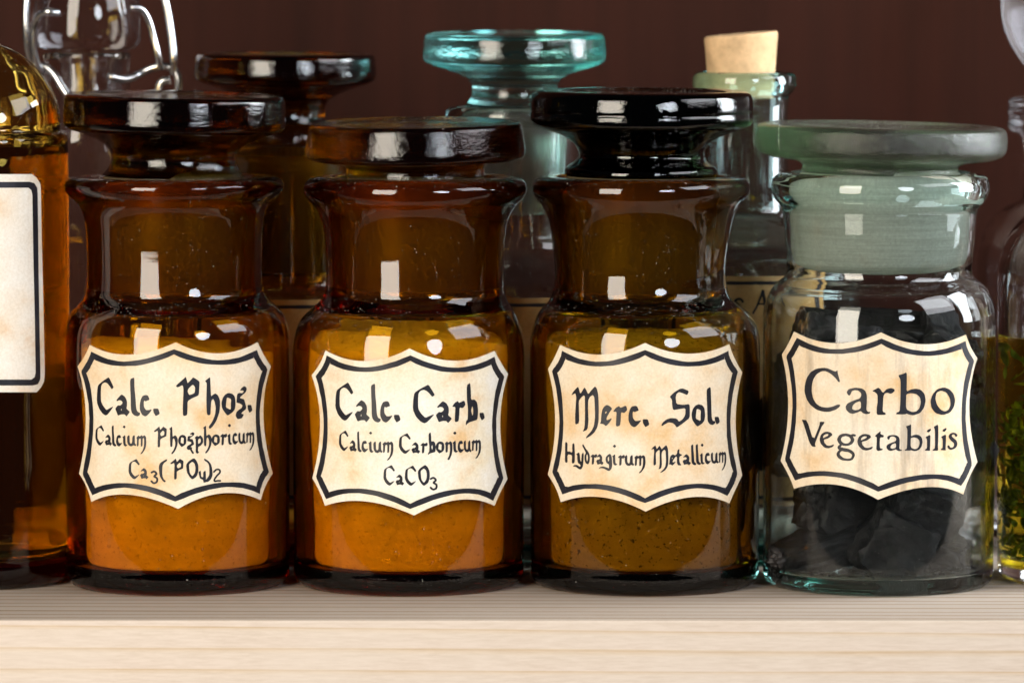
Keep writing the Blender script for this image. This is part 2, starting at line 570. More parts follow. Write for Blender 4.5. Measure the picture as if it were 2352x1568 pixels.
def lathe_mesh(name, prof, nseg=112, wob=0.0, seed=0.0, topnoise=None, joint=None):
    """prof: list of (r, z, dx) in metres; closed if it starts and ends on the axis"""
    verts, faces = [], []
    rings = []
    for r, z, dx in prof:
        if r < 1e-7:
            rings.append([len(verts)])
            verts.append((dx, 0.0, z))
        else:
            idx = []
            for k in range(nseg):
                a = 2 * math.pi * k / nseg
                c, s = math.cos(a), math.sin(a)
                rr = r
                if wob:
                    rr += wob * (noise.noise((c * 1.1 + seed, s * 1.1 - seed, z * 45)) + 0.4 * noise.noise((c * 3 + seed, s * 3, z * 120)))
                zz = z
                if topnoise:
                    zz = topnoise(c * rr, s * rr, z)
                idx.append(len(verts))
                verts.append((dx + c * rr, s * rr, zz))
            rings.append(idx)
    for a, b in zip(rings, rings[1:]):
        if len(a) == 1 and len(b) == 1:
            continue
        for k in range(nseg):
            k2 = (k + 1) % nseg
            if len(a) == 1:
                faces.append((a[0], b[k2], b[k]))
            elif len(b) == 1:
                faces.append((a[k], a[k2], b[0]))
            else:
                faces.append((a[k], a[k2], b[k2], b[k]))
    me = bpy.data.meshes.new(name)
    me.from_pydata(verts, [], faces)
    top = max(range(len(prof)), key=lambda i: prof[i][1])
    if len(prof) > top + 8:
        ai = me.attributes.new('inside', 'FLOAT', 'POINT')
        for i, ring in enumerate(rings):
            if i > top + 2:
                for q in ring:
                    ai.data[q].value = 1.0
    if joint:
        top = max(range(len(prof)), key=lambda i: prof[i][1])
        at = me.attributes.new('ground', 'FLOAT', 'POINT')
        for i, ring in enumerate(rings):
            if i > top and joint[0] < prof[i][1] < joint[1]:
                for q in ring:
                    at.data[q].value = 1.0
    bm = bmesh.new()
    bm.from_mesh(me)
    bmesh.ops.recalc_face_normals(bm, faces=bm.faces)
    bm.to_mesh(me)
    bm.free()
    return me


def to_world(prof, cx, Y):
    """pixel profile (row, r, dx) -> metres relative to the axis at (cx, Y)"""
    x0 = P(cx, 1000, Y).x
    k = scale_at(cx, 1000, Y)
    out = []
    for p in prof:
        row, r = p[0], p[1]
        dx = p[2] if len(p) > 2 else 0.0
        out.append((r * k, P(cx, row, Y).z, dx * k))
    return out


def lathe(name, prof, cx, Y, mat, parent, wob=0.0, seed=0.0, steps=5, nseg=112, topnoise=None, sharp=None, joint=None):
    pr = smooth_line([(p[0], p[1], p[2] if len(p) > 2 else 0.0) for p in prof], steps)
    w = to_world(pr, cx, Y)
    jz = (P(cx, joint[1], Y).z, P(cx, joint[0], Y).z) if joint else None
    me = lathe_mesh(name, w, nseg, wob, seed, topnoise, jz)
    o = link(name, me, mat, parent, sharp=sharp)
    return o


def tri_bisect(polys, step=7.0):
    """2D polygons [outer, hole, ...] -> bmesh in the xz pixel plane cut into narrow strips"""
    bm = bmesh.new()
    for rings in polys:
        vs = [[Vector((x, y, 0)) for x, y in r] for r in rings]
        flat = [v for r in vs for v in r]
        bv = [bm.verts.new(v) for v in flat]
        for t in tessellate_polygon(vs):
            a, b, c = (flat[i] for i in t)
            if (b - a).cross(c - a).length < 1e-9:
                continue
            try:
                bm.faces.new([bv[i] for i in t])
            except ValueError:
                pass
    xs = [v.co.x for v in bm.verts]
    x = math.floor(min(xs) / step) * step + step
    while x < max(xs):
        bmesh.ops.bisect_plane(bm, geom=bm.verts[:] + bm.edges[:] + bm.faces[:], plane_co=(x, 0, 0), plane_no=(1, 0, 0))
        x += step
    return bm


def wrap(name, polys, cx, Y, R, mat, parent, thick=0.0, step=7.0, origin=None):
    """lay pixel polygons on an upright cylinder (axis cx metres, Y) of radius R"""
    bm = tri_bisect(polys, step)
    for v in bm.verts:
        v.co = on_cyl(v.co.x, v.co.y, cx, Y, R)
    bmesh.ops.recalc_face_normals(bm, faces=bm.faces)
    for f in bm.faces:
        n = Vector((f.calc_center_median().x - cx, f.calc_center_median().y - Y, 0))
        if f.normal.dot(n) < 0:
            f.normal_flip()
    if thick:
        edges = [e for e in bm.edges if e.is_boundary]
        r = bmesh.ops.extrude_edge_only(bm, edges=edges)
        for v in [g for g in r['geom'] if isinstance(g, bmesh.types.BMVert)]:
            q = Vector((v.co.x - cx, v.co.y - Y, 0))
            v.co -= q.normalized() * thick
    if origin is not None:
        for v in bm.verts:
            v.co -= origin
    me = bpy.data.meshes.new(name)
    bm.to_mesh(me)
    bm.free()
    return link(name, me, mat, parent, smooth=False)


def bez(a, via, b, n=14):
    c = (2 * via[0] - (a[0] + b[0]) / 2, 2 * via[1] - (a[1] + b[1]) / 2)
    out = []
    for i in range(n):
        t = i / n
        out.append(((1 - t)**2 * a[0] + 2 * t * (1 - t) * c[0] + t * t * b[0],
                    (1 - t)**2 * a[1] + 2 * t * (1 - t) * c[1] + t * t * b[1]))
    return out


def shield(pts):
    """alternating corner, via, corner, via ... -> closed outline"""
    out = []
    n = len(pts)
    for i in range(0, n, 2):
        out += bez(pts[i], pts[i + 1], pts[(i + 2) % n])
    return out


def zoomed(pts, ox, oy, s):
    return [((ox + x / s) * 0.93780, (oy + y / s) * 0.93780) for x, y in pts]


def offset_closed(pts, w_h, w_v, rough=0.0, seed=0):
    """closed line drawn with a pen w_h wide on verticals and w_v on horizontals -> polygon with a hole"""
    rnd = random.Random(seed)
    n = len(pts)
    outer, inner = [], []
    for i in range(n):
        p0, p1, p2 = pts[i - 1], pts[i], pts[(i + 1) % n]
        d1 = Vector((p1[0] - p0[0], p1[1] - p0[1])).normalized()
        d2 = Vector((p2[0] - p1[0], p2[1] - p1[1])).normalized()
        n1, n2 = Vector((d1.y, -d1.x)), Vector((d2.y, -d2.x))
        nn = (n1 + n2).normalized()
        m = nn / max(nn.dot(n1), 0.5)
        wd = w_h * abs(nn.x) + w_v * abs(nn.y)
        ja, jb = rnd.uniform(-rough, rough), rnd.uniform(-rough, rough)
        outer.append((p1[0] + m.x * (wd / 2 + ja), p1[1] + m.y * (wd / 2 + ja)))
        inner.append((p1[0] - m.x * (wd / 2 + jb), p1[1] - m.y * (wd / 2 + jb)))
    return [outer, inner]


def pen(pts, ws, closed=False):
    """free pen line: points with widths -> list of convex polygons"""
    res = []
    n = len(pts)
    if not isinstance(ws, (list, tuple)):
        ws = [ws] * n
    line = [(p[0], p[1], w) for p, w in zip(pts, ws)]
    if closed:
        line.append(line[0])
    line = smooth_line(line, 4)
    for (x0, y0, w0), (x1, y1, w1) in zip(line, line[1:]):
        cir = [(x0 + w0 / 2 * math.cos(a * math.pi / 4), y0 + w0 / 2 * math.sin(a * math.pi / 4)) for a in range(8)]
        cir += [(x1 + w1 / 2 * math.cos(a * math.pi / 4), y1 + w1 / 2 * math.sin(a * math.pi / 4)) for a in range(8)]
        res.append([hull(cir)])
    return res


def hull(pts):
    pts = sorted(set(pts))
    def half(ps):
        h = []
        for p in ps:
            while len(h) > 1 and (h[-1][0] - h[-2][0]) * (p[1] - h[-2][1]) - (h[-1][1] - h[-2][1]) * (p[0] - h[-2][0]) <= 0:
                h.pop()
            h.append(p)
        return h
    a, b = half(pts), half(pts[::-1])
    return a[:-1] + b[:-1]

# ------------------------------------------------------------------ lettering (outlines drawn glyph by glyph)
G = {}
G['C'] = [[(260,128),(300,210),(328,270),(300,298),(270,250),(240,215),(210,200),(175,215),(155,250),(150,330),(152,460),(180,520),(228,582),(262,560),(325,528),(285,590),(240,645),(215,655),(180,635),(130,570),(95,470),(100,330),(112,240),(170,190),(220,155)]]
G['a'] = [[(435,365),(480,395),(508,450),(510,520),(500,560),(550,605),(525,640),(500,670),(480,640),(430,640),(385,658),(365,605),(348,560),(372,530),(385,515),(415,520),(440,500),(450,475),(430,450),(400,445),(375,460),(362,448),(400,400)],[(435,555),(425,580),(437,590)]]
G['l'] = [[(552,158),(600,135),(610,145),(612,280),(625,400),(635,560),(655,605),(690,618),(685,650),(655,668),(610,655),(575,620),(562,560),(560,400),(555,300)]]
G['c'] = [[(775,372),(800,385),(820,440),(790,450),(765,462),(745,450),(738,480),(742,540),(770,580),(800,582),(853,570),(820,620),(780,660),(755,668),(715,645),(685,580),(685,500),(700,430),(725,385)]]
G['.'] = [[(868,560),(935,560),(945,580),(960,632),(905,665),(890,640),(872,610)]]
G['P'] = [[(1175,250),(1290,150),(1315,123),(1330,170),(1340,215),(1385,170),(1415,132),(1450,150),(1505,190),(1503,240),(1495,375),(1460,395),(1400,420),(1340,460),(1340,550),(1335,652),(1278,665),(1275,550),(1280,430),(1285,300),(1275,235),(1205,272)],[(1410,230),(1445,265),(1440,345),(1400,365),(1362,375),(1340,325),(1350,290)]]
G['h'] = [[(1650,128),(1655,250),(1662,395),(1690,370),(1720,352),(1755,375),(1785,440),(1785,540),(1775,620),(1735,730),(1690,800),(1645,842),(1628,810),(1680,740),(1720,640),(1728,540),(1710,460),(1690,425),(1665,455),(1658,560),(1655,640),(1630,655),(1605,635),(1600,500),(1600,350),(1605,210),(1578,185),(1620,150)]]
G['o'] = [[(1905,345),(1960,360),(1990,400),(2000,500),(1990,570),(1960,610),(1890,658),(1860,625),(1815,560),(1805,480),(1825,410),(1860,365)],[(1880,405),(1940,430),(1935,500),(1935,580),(1865,545),(1870,480)]]
G['s'] = [[(2115,252),(2145,265),(2153,300),(2135,340),(2100,370),(2065,400),(2060,420),(2115,430),(2130,480),(2145,540),(2140,570),(2100,600),(2075,630),(2115,640),(2085,695),(2025,705),(2000,660),(2010,610),(2040,580),(2085,550),(2095,515),(2060,490),(2010,480),(2015,440),(2022,360),(2050,345),(2090,350),(2115,325),(2095,310),(2060,315),(2080,280)]]
G['r'] = [[(820,355),(835,385),(915,348),(932,410),(890,455),(845,440),(842,540),(832,625),(790,640),(775,625),(780,520),(785,435),(735,435),(770,385)]]
G['b'] = [[(1968,92),(1978,200),(1980,330),(2030,322),(2065,365),(2078,470),(2070,600),(2010,620),(1960,635),(1925,660),(1915,678),(1908,660),(1915,615),(1935,600),(1940,450),(1925,330),(1922,130)],[(2000,410),(2012,470),(2008,530),(1998,545),(1980,470)]]
G['M'] = [[(255,90),(270,130),(287,195),(345,98),(370,140),(395,198),(440,140),(487,88),(510,110),(530,180),(538,290),(540,420),(538,560),(520,650),(480,720),(430,765),(360,805),(375,770),(440,700),(475,630),(490,500),(485,350),(480,240),(460,205),(420,230),(395,280),(392,400),(400,560),(385,680),(320,712),(345,650),(352,500),(350,300),(350,225),(335,210),(295,245),(265,290),(268,420),(272,590),(218,615),(215,500),(225,330),(232,240),(220,180),(163,213),(190,160)]]
G['e'] = [[(655,340),(700,365),(725,395),(690,440),(645,520),(650,555),(725,520),(690,580),(640,635),(605,605),(555,598),(570,570),(575,480),(590,400),(620,360)],[(645,430),(650,445),(630,465),(625,445)]]
G['S'] = [[(1675,110),(1778,150),(1755,208),(1700,185),(1640,165),(1605,195),(1595,240),(1605,330),(1700,342),(1785,328),(1790,420),(1788,520),(1700,590),(1610,655),(1590,620),(1555,590),(1500,580),(1450,605),(1410,632),(1398,620),(1420,580),(1470,540),(1530,522),(1590,525),(1620,540),(1640,572),(1690,540),(1728,480),(1730,385),(1640,400),(1560,415),(1548,350),(1545,270),(1512,230),(1580,165)]]
G['L'] = [[(2075,92),(2080,220),(2085,380),(2090,520),(2105,560),(2135,565),(2140,590),(2105,620),(2060,605),(2032,560),(2030,420),(2022,240),(2022,125)]]
G['i'] = [[(50,-285),(62,-270),(65,-100),(75,-45),(110,-40),(95,-10),(60,5),(25,-20),(10,-90),(8,-210),(-10,-230)]]
G['u'] = [[(0,-245),(45,-285),(60,-270),(62,-100),(85,-60),(120,-80),(125,-240),(165,-285),(185,-270),(185,-90),(200,-50),(225,-45),(195,5),(160,-25),(100,10),(40,-15),(5,-90)]]
G['m'] = [[(0,-220),(60,-285),(80,-250),(130,-290),(150,-255),(190,-290),(230,-240),(235,-60),(215,60),(150,180),(105,215),(100,190),(150,120),(180,0),(185,-180),(165,-215),(150,-190),(145,0),(110,15),(105,-10),(108,-190),(80,-200),(60,-170),(55,-10),(20,10),(15,-10),(20,-190)]]
G['n'] = [[(0,-220),(55,-285),(85,-240),(130,-290),(175,-240),(180,-60),(160,70),(110,190),(75,200),(65,170),(105,90),(125,-40),(122,-190),(100,-215),(75,-185),(72,-10),(35,10),(22,-15),(22,-200)]]
G['p'] = [[(0,-230),(60,-290),(85,-255),(140,-300),(200,-220),(205,-100),(140,-20),(85,10),(80,120),(110,150),(60,190),(25,150),(28,0),(25,-200)],[(125,-215),(150,-180),(145,-110),(85,-60),(82,-180)]]
G['O'] = [[(105,0),(140,35),(165,90),(168,180),(145,250),(85,293),(45,255),(10,190),(0,90),(35,45)],[(85,50),(115,75),(128,130),(122,200),(85,250),(50,205),(42,130),(40,85)]]
G['('] = [[(115,0),(112,30),(70,60),(50,95),(48,230),(70,285),(98,300),(85,325),(50,300),(10,230),(0,100),(25,50)]]
G[')'] = [[(0,0),(60,35),(95,80),(110,140),(118,230),(95,290),(55,325),(0,328),(40,280),(75,230),(72,110),(55,65),(5,30)]]
G['4'] = [[(0,20),(30,0),(35,85),(62,95),(62,20),(92,0),(97,60),(97,165),(65,165),(62,130),(20,110),(8,60)]]
G['dot'] = [[(22,0),(45,20),(28,48),(0,28)]]
G['H'] = [[(78,122),(112,130),(108,255),(140,250),(178,272),(175,150),(205,135),(212,270),(210,410),(170,418),(175,300),(110,290),(112,408),(75,400),(78,260)]]
G['y'] = [[(225,295),(270,260),(280,300),(285,370),(300,400),(305,290),(328,265),(335,300),(325,450),(300,498),(270,495),(220,460),(185,458),(205,435),(240,435),(285,465),(290,435),(255,410),(245,360),(245,300)]]
G['d'] = [[(325,148),(360,210),(400,260),(418,310),(415,390),(395,430),(360,415),(345,370),(345,300),(365,275),(330,205),(312,170)],[(385,290),(392,350),(380,395),(370,350),(372,300)]]
G['g'] = [[(640,320),(690,280),(710,300),(720,340),(725,440),(715,490),(685,520),(660,515),(610,485),(560,480),(535,497),(555,465),(600,455),(650,470),(680,485),(680,430),(645,410),(632,365)],[(680,320),(682,380),(668,390),(662,340)]]
G['t'] = [[(1645,215),(1640,280),(1685,295),(1640,325),(1645,400),(1672,440),(1625,440),(1610,400),(1612,325),(1580,310),(1612,285),(1618,235)]]
# roman face of the charcoal jar
G['RC'] = [[(370,113),(430,120),(520,160),(545,165),(565,143),(573,200),(603,305),(580,312),(540,255),(480,200),(410,160),(350,160),(280,200),(235,270),(215,350),(212,440),(230,530),(270,600),(330,645),(420,660),(500,645),(570,615),(605,622),(595,650),(540,690),(450,718),(370,715),(280,690),(190,620),(140,540),(113,440),(118,350),(145,250),(200,170),(280,125)]]
G['Ra'] = [[(810,385),(900,395),(950,430),(970,490),(968,600),(962,690),(985,718),(1018,715),(1010,740),(960,750),(915,735),(885,705),(840,725),(780,745),(730,735),(685,690),(678,640),(705,600),(790,560),(870,535),(892,500),(890,460),(850,425),(800,420),(762,435),(750,470),(730,497),(705,480),(693,445),(720,405)],[(870,570),(888,590),(888,665),(850,690),(800,695),(765,675),(775,630),(810,595)]]
G['Rr'] = [[(1125,385),(1155,405),(1175,440),(1195,455),(1240,405),(1300,390),(1345,405),(1353,430),(1320,460),(1295,470),(1250,455),(1215,465),(1195,510),(1190,620),(1185,715),(1225,730),(1228,758),(1120,760),(1103,740),(1105,660),(1118,580),(1115,480),(1085,450),(1040,432),(1090,405)]]
G['Rb'] = [[(1517,172),(1518,300),(1515,440),(1570,410),(1640,398),(1710,415),(1760,470),(1778,560),(1755,660),(1700,735),(1610,765),(1550,755),(1515,740),(1495,752),(1370,752),(1375,730),(1420,710),(1428,600),(1432,450),(1432,280),(1400,215),(1460,200)],[(1510,475),(1580,460),(1650,475),(1700,520),(1712,590),(1690,670),(1650,710),(1590,720),(1520,690),(1505,640),(1508,550)]]
G['Ro'] = [[(2025,380),(2100,405),(2160,470),(2182,560),(2165,650),(2110,730),(2010,762),(1910,735),(1855,660),(1842,570),(1870,480),(1935,405)],[(1985,425),(2060,450),(2110,530),(2120,620),(2090,690),(2040,712),(1985,690),(1930,620),(1908,530),(1925,455)]]
G['RV'] = [[(75,150),(150,160),(235,440),(318,235),(325,178),(390,182),(380,210),(350,245),(300,370),(255,485),(270,525),(215,520),(180,460),(120,270),(95,195)]]
G['Re'] = [[(430,315),(480,330),(500,362),(440,410),(378,425),(385,465),(420,505),(460,510),(522,488),(505,525),(440,547),(385,535),(335,480),(320,420),(340,355),(385,322)],[(405,350),(440,350),(440,370),(365,408),(375,370)]]
G['Rt'] = [[(1160,305),(1155,350),(1205,368),(1195,395),(1150,395),(1145,480),(1150,545),(1190,552),(1180,570),(1120,582),(1098,560),(1105,470),(1105,390),(1078,378),(1100,355)]]
G['Ri'] = [[(1842,358),(1840,450),(1835,560),(1840,578),(1765,575),(1770,560),(1795,545),(1795,420),(1770,395)]]
G['Rl'] = [[(1950,213),(1950,380),(1945,530),(1950,575),(1872,575),(1875,560),(1905,540),(1905,290),(1885,250)]]
G['Rdot'] = [[(1800,295),(1845,272),(1850,295),(1820,328),(1793,318)]]


def glyph(ch, ox, oy, x0, x1, y0, y1, s=5.6):
    """glyph fitted into the box x0..x1, y0..y1 of a 5.6x crop whose corner is ox, oy"""
    g = G[ch]
    xs = [p[0] for p in g[0]]
    ys = [p[1] for p in g[0]]
    ax, bx, ay, by = min(xs), max(xs), min(ys), max(ys)
    res = []
    for ring in g:
        q = [(x0 + (x - ax) / (bx - ax) * (x1 - x0), y0 + (y - ay) / (by - ay) * (y1 - y0)) for x, y in ring]
        # a soft hand-inked edge: round every corner once
        r = []
        n = len(q)
        for i in range(n):
            a, b = q[i], q[(i + 1) % n]
            r.append((a[0] * 0.82 + b[0] * 0.18, a[1] * 0.82 + b[1] * 0.18))
            r.append((a[0] * 0.18 + b[0] * 0.82, a[1] * 0.18 + b[1] * 0.82))
        res.append(zoomed(r, ox, oy, s))
    return res


def text(ox, oy, items):
    return [glyph(ch, ox, oy, *box) for ch, box in items]


def line_pen(ox, oy, pts, ws, s=5.6, closed=False):
    z = zoomed(pts, ox, oy, s)
    k = 0.9378 / s
    ws = [w * k for w in ws] if isinstance(ws, (list, tuple)) else ws * k
    return pen(z, ws, closed)


three = [(10, 22), (45, 8), (78, 40), (48, 75), (85, 100), (80, 150), (40, 165), (8, 140)]
two = [(10, 40), (50, 8), (90, 15), (95, 45), (50, 95), (15, 150), (20, 165), (60, 160), (100, 160)]


def shifted(pts, dx, dy, sx=1.0, sy=1.0):
    return [(dx + x * sx, dy + y * sy) for x, y in pts]


TEXT_A = text(220, 900, [('C', (95, 328, 128, 655)), ('a', (348, 550, 365, 670)), ('l', (552, 690, 135, 668)), ('c', (685, 853, 372, 668)), ('.', (868, 960, 560, 665)),
                         ('P', (1175, 1505, 123, 665)), ('h', (1578, 1785, 128, 842)), ('o', (1805, 2000, 345, 658)), ('s', (2000, 2153, 252, 705)), ('.', (2163, 2230, 510, 620))])
TEXT_A += text(220, 1030, [('C', (75, 195, 57, 340)), ('a', (205, 305, 185, 345)), ('l', (300, 362, 62, 352)), ('c', (360, 447, 192, 352)), ('i', (445, 515, 195, 352)), ('dot', (448, 492, 60, 106)),
                           ('u', (510, 640, 195, 352)), ('m', (635, 775, 195, 460)), ('P', (875, 1055, 75, 365)), ('h', (1088, 1205, 78, 460)), ('o', (1210, 1325, 190, 360)), ('s', (1328, 1435, 155, 400)),
                           ('p', (1437, 1555, 195, 452)), ('h', (1552, 1670, 65, 450)), ('o', (1668, 1785, 185, 345)), ('r', (1785, 1885, 172, 335)), ('i', (1885, 1955, 175, 330)), ('dot', (1890, 1938, 38, 90)),
                           ('c', (1955, 2040, 165, 325)), ('u', (2035, 2145, 160, 322)), ('m', (2138, 2258, 150, 410)),
                           ('C', (530, 685, 520, 800)), ('a', (688, 806, 645, 802)), ('(', (945, 1060, 520, 845)), ('P', (1100, 1285, 515, 805)), ('O', (1320, 1490, 508, 805)), ('4', (1490, 1592, 680, 845)), (')', (1565, 1685, 512, 840))])
TEXT_A += line_pen(220, 1030, shifted(three, 836, 685, 1.0, 1.02), 28)
TEXT_A += line_pen(220, 1030, shifted(two, 1692, 658, 0.98, 1.02), 24)
TEXT_A += line_pen(220, 1030, [(1380, 370), (1395, 410), (1415, 440)], 26)

TEXT_B = text(800, 920, [('C', (118, 368, 88, 615)), ('a', (385, 595, 330, 638)), ('l', (608, 742, 107, 640)), ('c', (735, 905, 345, 640)), ('.', (922, 1015, 533, 640)),
                         ('C', (1182, 1485, 118, 650)), ('a', (1498, 1720, 345, 648)), ('r', (1720, 1905, 335, 635)), ('b', (1908, 2078, 92, 678)), ('.', (2098, 2170, 505, 612))])
TEXT_B += text(800, 1040, [('C', (168, 300, 75, 358)), ('a', (310, 415, 208, 370)), ('l', (418, 480, 88, 374)), ('c', (478, 572, 215, 376)), ('i', (570, 645, 222, 382)), ('dot', (578, 626, 88, 134)),
                           ('u', (640, 770, 225, 388)), ('m', (763, 916, 225, 490)), ('C', (990, 1155, 112, 396)), ('a', (1162, 1285, 235, 396)), ('r', (1285, 1388, 240, 390)), ('b', (1390, 1496, 100, 412)),
                           ('o', (1495, 1615, 225, 392)), ('n', (1618, 1726, 220, 482)), ('i', (1725, 1802, 215, 380)), ('dot', (1733, 1782, 88, 136)), ('c', (1798, 1890, 215, 382)), ('u', (1880, 1990, 210, 378)), ('m', (1985, 2118, 200, 466)),
                           ('C', (778, 938, 548, 832)), ('a', (945, 1065, 678, 832)), ('C', (1072, 1232, 555, 834)), ('O', (1250, 1415, 545, 838))])
TEXT_B += line_pen(800, 1040, shifted(three, 1418, 716, 1.03, 1.02), 28)

TEXT_C = text(1370, 930, [('M', (163, 540, 88, 805)), ('e', (555, 725, 340, 635)), ('r', (735, 932, 348, 640)), ('c', (948, 1125, 352, 648)), ('.', (1143, 1235, 538, 648)),
                          ('S', (1398, 1790, 110, 655)), ('o', (1812, 2000, 332, 642)), ('L', (2022, 2140, 92, 620)), ('.', (2130, 2202, 505, 612))])
TEXT_C += text(1370, 1060, [('H', (75, 212, 122, 418)), ('y', (185, 335, 260, 498)), ('d', (312, 418, 148, 430)), ('r', (424, 520, 285, 432)), ('a', (505, 608, 285, 440)), ('g', (535, 725, 280, 520)),
                            ('i', (722, 795, 290, 445)), ('dot', (730, 780, 155, 204)), ('r', (800, 900, 295, 446)), ('u', (895, 1030, 300, 452)), ('m', (1025, 1182, 300, 552)), ('M', (1258, 1495, 165, 548)),
                            ('e', (1500, 1600, 290, 446)), ('t', (1580, 1690, 215, 442)), ('a', (1690, 1806, 288, 442)), ('l', (1806, 1880, 155, 440)), ('l', (1870, 1940, 150, 436)), ('i', (1925, 1992, 272, 430)),
                            ('dot', (1936, 1980, 140, 190)), ('c', (1995, 2082, 268, 428)), ('u', (2078, 2188, 262, 422)), ('m', (2182, 2290, 252, 514))])

TEXT_D = text(1950, 880, [('RC', (113, 605, 113, 718)), ('Ra', (678, 1018, 385, 750)), ('Rr', (1040, 1353, 385, 760)), ('Rb', (1370, 1778, 172, 765)), ('Ro', (1842, 2182, 380, 762))])
TEXT_D += text(1950, 1000, [('RV', (75, 390, 150, 525)), ('Re', (320, 522, 315, 547)), ('Re', (836, 1055, 346, 577)), ('Rt', (1078, 1205, 305, 582)), ('Ra', (1237, 1450, 360, 584)), ('Rb', (1487, 1735, 215, 584)),
                            ('Ri', (1765, 1842, 355, 578)), ('Rdot', (1792, 1850, 272, 328)), ('Rl', (1872, 1950, 213, 577)), ('Ri', (1980, 2057, 350, 572)), ('Rdot', (2007, 2064, 263, 320))])
TEXT_D += line_pen(1950, 1000, [(682, 358), (745, 380), (772, 430), (740, 480), (682, 495), (610, 470), (588, 425), (615, 375)], [36, 44, 50, 40, 34, 48, 52, 44], closed=True)
TEXT_D += line_pen(1950, 1000, [(740, 385), (775, 365), (805, 368)], [30, 34, 30])
TEXT_D += line_pen(1950, 1000, [(615, 495), (585, 535), (640, 560), (730, 580), (785, 630), (760, 690), (690, 700), (610, 675), (575, 630), (600, 580), (640, 562)], [30, 40, 50, 46, 40, 34, 30, 46, 46, 34, 34])
TEXT_D += line_pen(1950, 1000, [(2195, 368), (2175, 345), (2135, 348), (2112, 380), (2140, 420), (2182, 460), (2185, 510), (2150, 545), (2105, 545), (2090, 520)], [36, 26, 28, 42, 50, 50, 40, 28, 30, 34])

# ------------------------------------------------------------------ the setting
def box_mesh(name, x0, x1, y0, y1, z0, z1, bevel=0.0, seg=3):
    bm = bmesh.new()
    bmesh.ops.create_cube(bm, size=1.0)
    for v in bm.verts:
        v.co = Vector(((x0 + x1) / 2 + v.co.x * (x1 - x0), (y0 + y1) / 2 + v.co.y * (y1 - y0), (z0 + z1) / 2 + v.co.z * (z1 - z0)))
    if bevel:
        bmesh.ops.bevel(bm, geom=bm.edges[:], offset=bevel, segments=seg, profile=0.5, affect='EDGES')
    me = bpy.data.meshes.new(name)
    bm.to_mesh(me)
    bm.free()
    return me


d = ray(W2, 1422.5)
EDGE_Y = -D + (-ZC / d.z) * d.y
WALL_Y = 0.165
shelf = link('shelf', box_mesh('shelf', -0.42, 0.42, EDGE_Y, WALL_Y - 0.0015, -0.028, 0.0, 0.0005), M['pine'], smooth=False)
shelf['kind'] = 'structure'
wall = link('back_wall', box_mesh('back_wall', -0.46, 0.46, WALL_Y, WALL_Y + 0.016, -0.06, 0.42, 0.0006), M['wall'], smooth=False)
wall['kind'] = 'structure'

# ------------------------------------------------------------------ bottles
def tube(name, pts, rad, mat, parent, nside=12, steps=6):
    line = [Vector(p) for p in smooth_line([tuple(p) for p in pts], steps)]
    verts, faces = [], []
    up = Vector((0.0, 1.0, 0.13)).normalized()
    for i, p in enumerate(line):
        t = (line[min(i + 1, len(line) - 1)] - line[max(i - 1, 0)]).normalized()
        a = t.cross(up)
        if a.length < 0.2:
            a = t.cross(Vector((1, 0, 0)))
        a.normalize()
        b = t.cross(a)
        for k in range(nside):
            g = 2 * math.pi * k / nside
            verts.append(p + (a * math.cos(g) + b * math.sin(g)) * rad)
    for i in range(len(line) - 1):
        for k in range(nside):
            k2 = (k + 1) % nside
            faces.append((i * nside + k, i * nside + k2, (i + 1) * nside + k2, (i + 1) * nside + k))
    faces.append(tuple(range(nside - 1, -1, -1)))
    faces.append(tuple(range((len(line) - 1) * nside, len(line) * nside)))
    me = bpy.data.meshes.new(name)
    me.from_pydata([tuple(v) for v in verts], [], faces)
    o = link(name, me, mat, parent)
    return o





def bottle(name, label, cx, Y, outer, inner, mat, wob=0.00006, seed=0.0, heel=26, floor=46, joint=None):
    """outer: rows from just above the heel up to the mouth; inner: rows from the mouth down to above the floor"""
    t = thing(name, label, 'bottle', (P(cx, 1000, Y).x, Y, 0.0))
    b = row0(cx, Y)
    r0 = outer[0][1]
    ri = inner[-1][1]
    prof = [(b - 7, 0.0), (b - 6, r0 * 0.45), (b - 2.5, r0 - heel - 22), (b - 0.3, r0 - heel - 4), (b - 3, r0 - heel * 0.55), (b - heel * 0.45, r0 - heel * 0.18), (b - heel * 1.1, r0)]
    prof += outer + inner
    prof += [(b - floor - 10, ri), (b - floor - 3, ri - 3), (b - floor, ri - 10), (b - floor - 2, ri * 0.5), (b - floor - 4, 0.0)]
    lathe('glass', prof, cx, Y, mat, t, wob, seed, joint=joint)
    return t


def stopper(name, label, cx, Y, head, mat, plug, plug_mat, tilt=(0, 0), dx=0.0, wob=0.00008, seed=0.0, seam=None):
    piv = P(cx, head[-1][0], Y)
    t = thing(name, label, 'stopper', (P(cx, 1000, Y).x, Y, 0.0))
    hd = [(p[0], p[1], dx) for p in head]
    h = lathe('head', hd, cx, Y, mat, t, wob, seed)
    parts = [h]
    if plug:
        parts.append(lathe('plug', [(p[0], p[1], dx) for p in plug], cx, Y, plug_mat, t, 0.0, seed))
    if tilt != (0, 0):
        R = Matrix.Translation((0, 0, piv.z)) @ Matrix.Rotation(math.radians(tilt[0]), 4, 'Y') @ Matrix.Rotation(math.radians(tilt[1]), 4, 'X') @ Matrix.Translation((0, 0, -piv.z))
        h.data.transform(R)          # the plug stays seated in its ground joint
    return t


def seam(t, cx, Y, pts, mat, rad=0.00022):
    """raised mould seam: pixel points (x, row, r) on a head of radius r px round the axis cx"""
    base = Vector((P(cx, 1000, Y).x, Y, 0.0))
    out = []
    for x, row, r in pts:
        k = scale_at(cx, 1000, Y)
        p = on_cyl(x, row, P(cx, row, Y).x, Y, r * k) - base
        out.append(tuple(p))
    return tube('mould_seam', out, rad, mat, t, nside=8, steps=4)


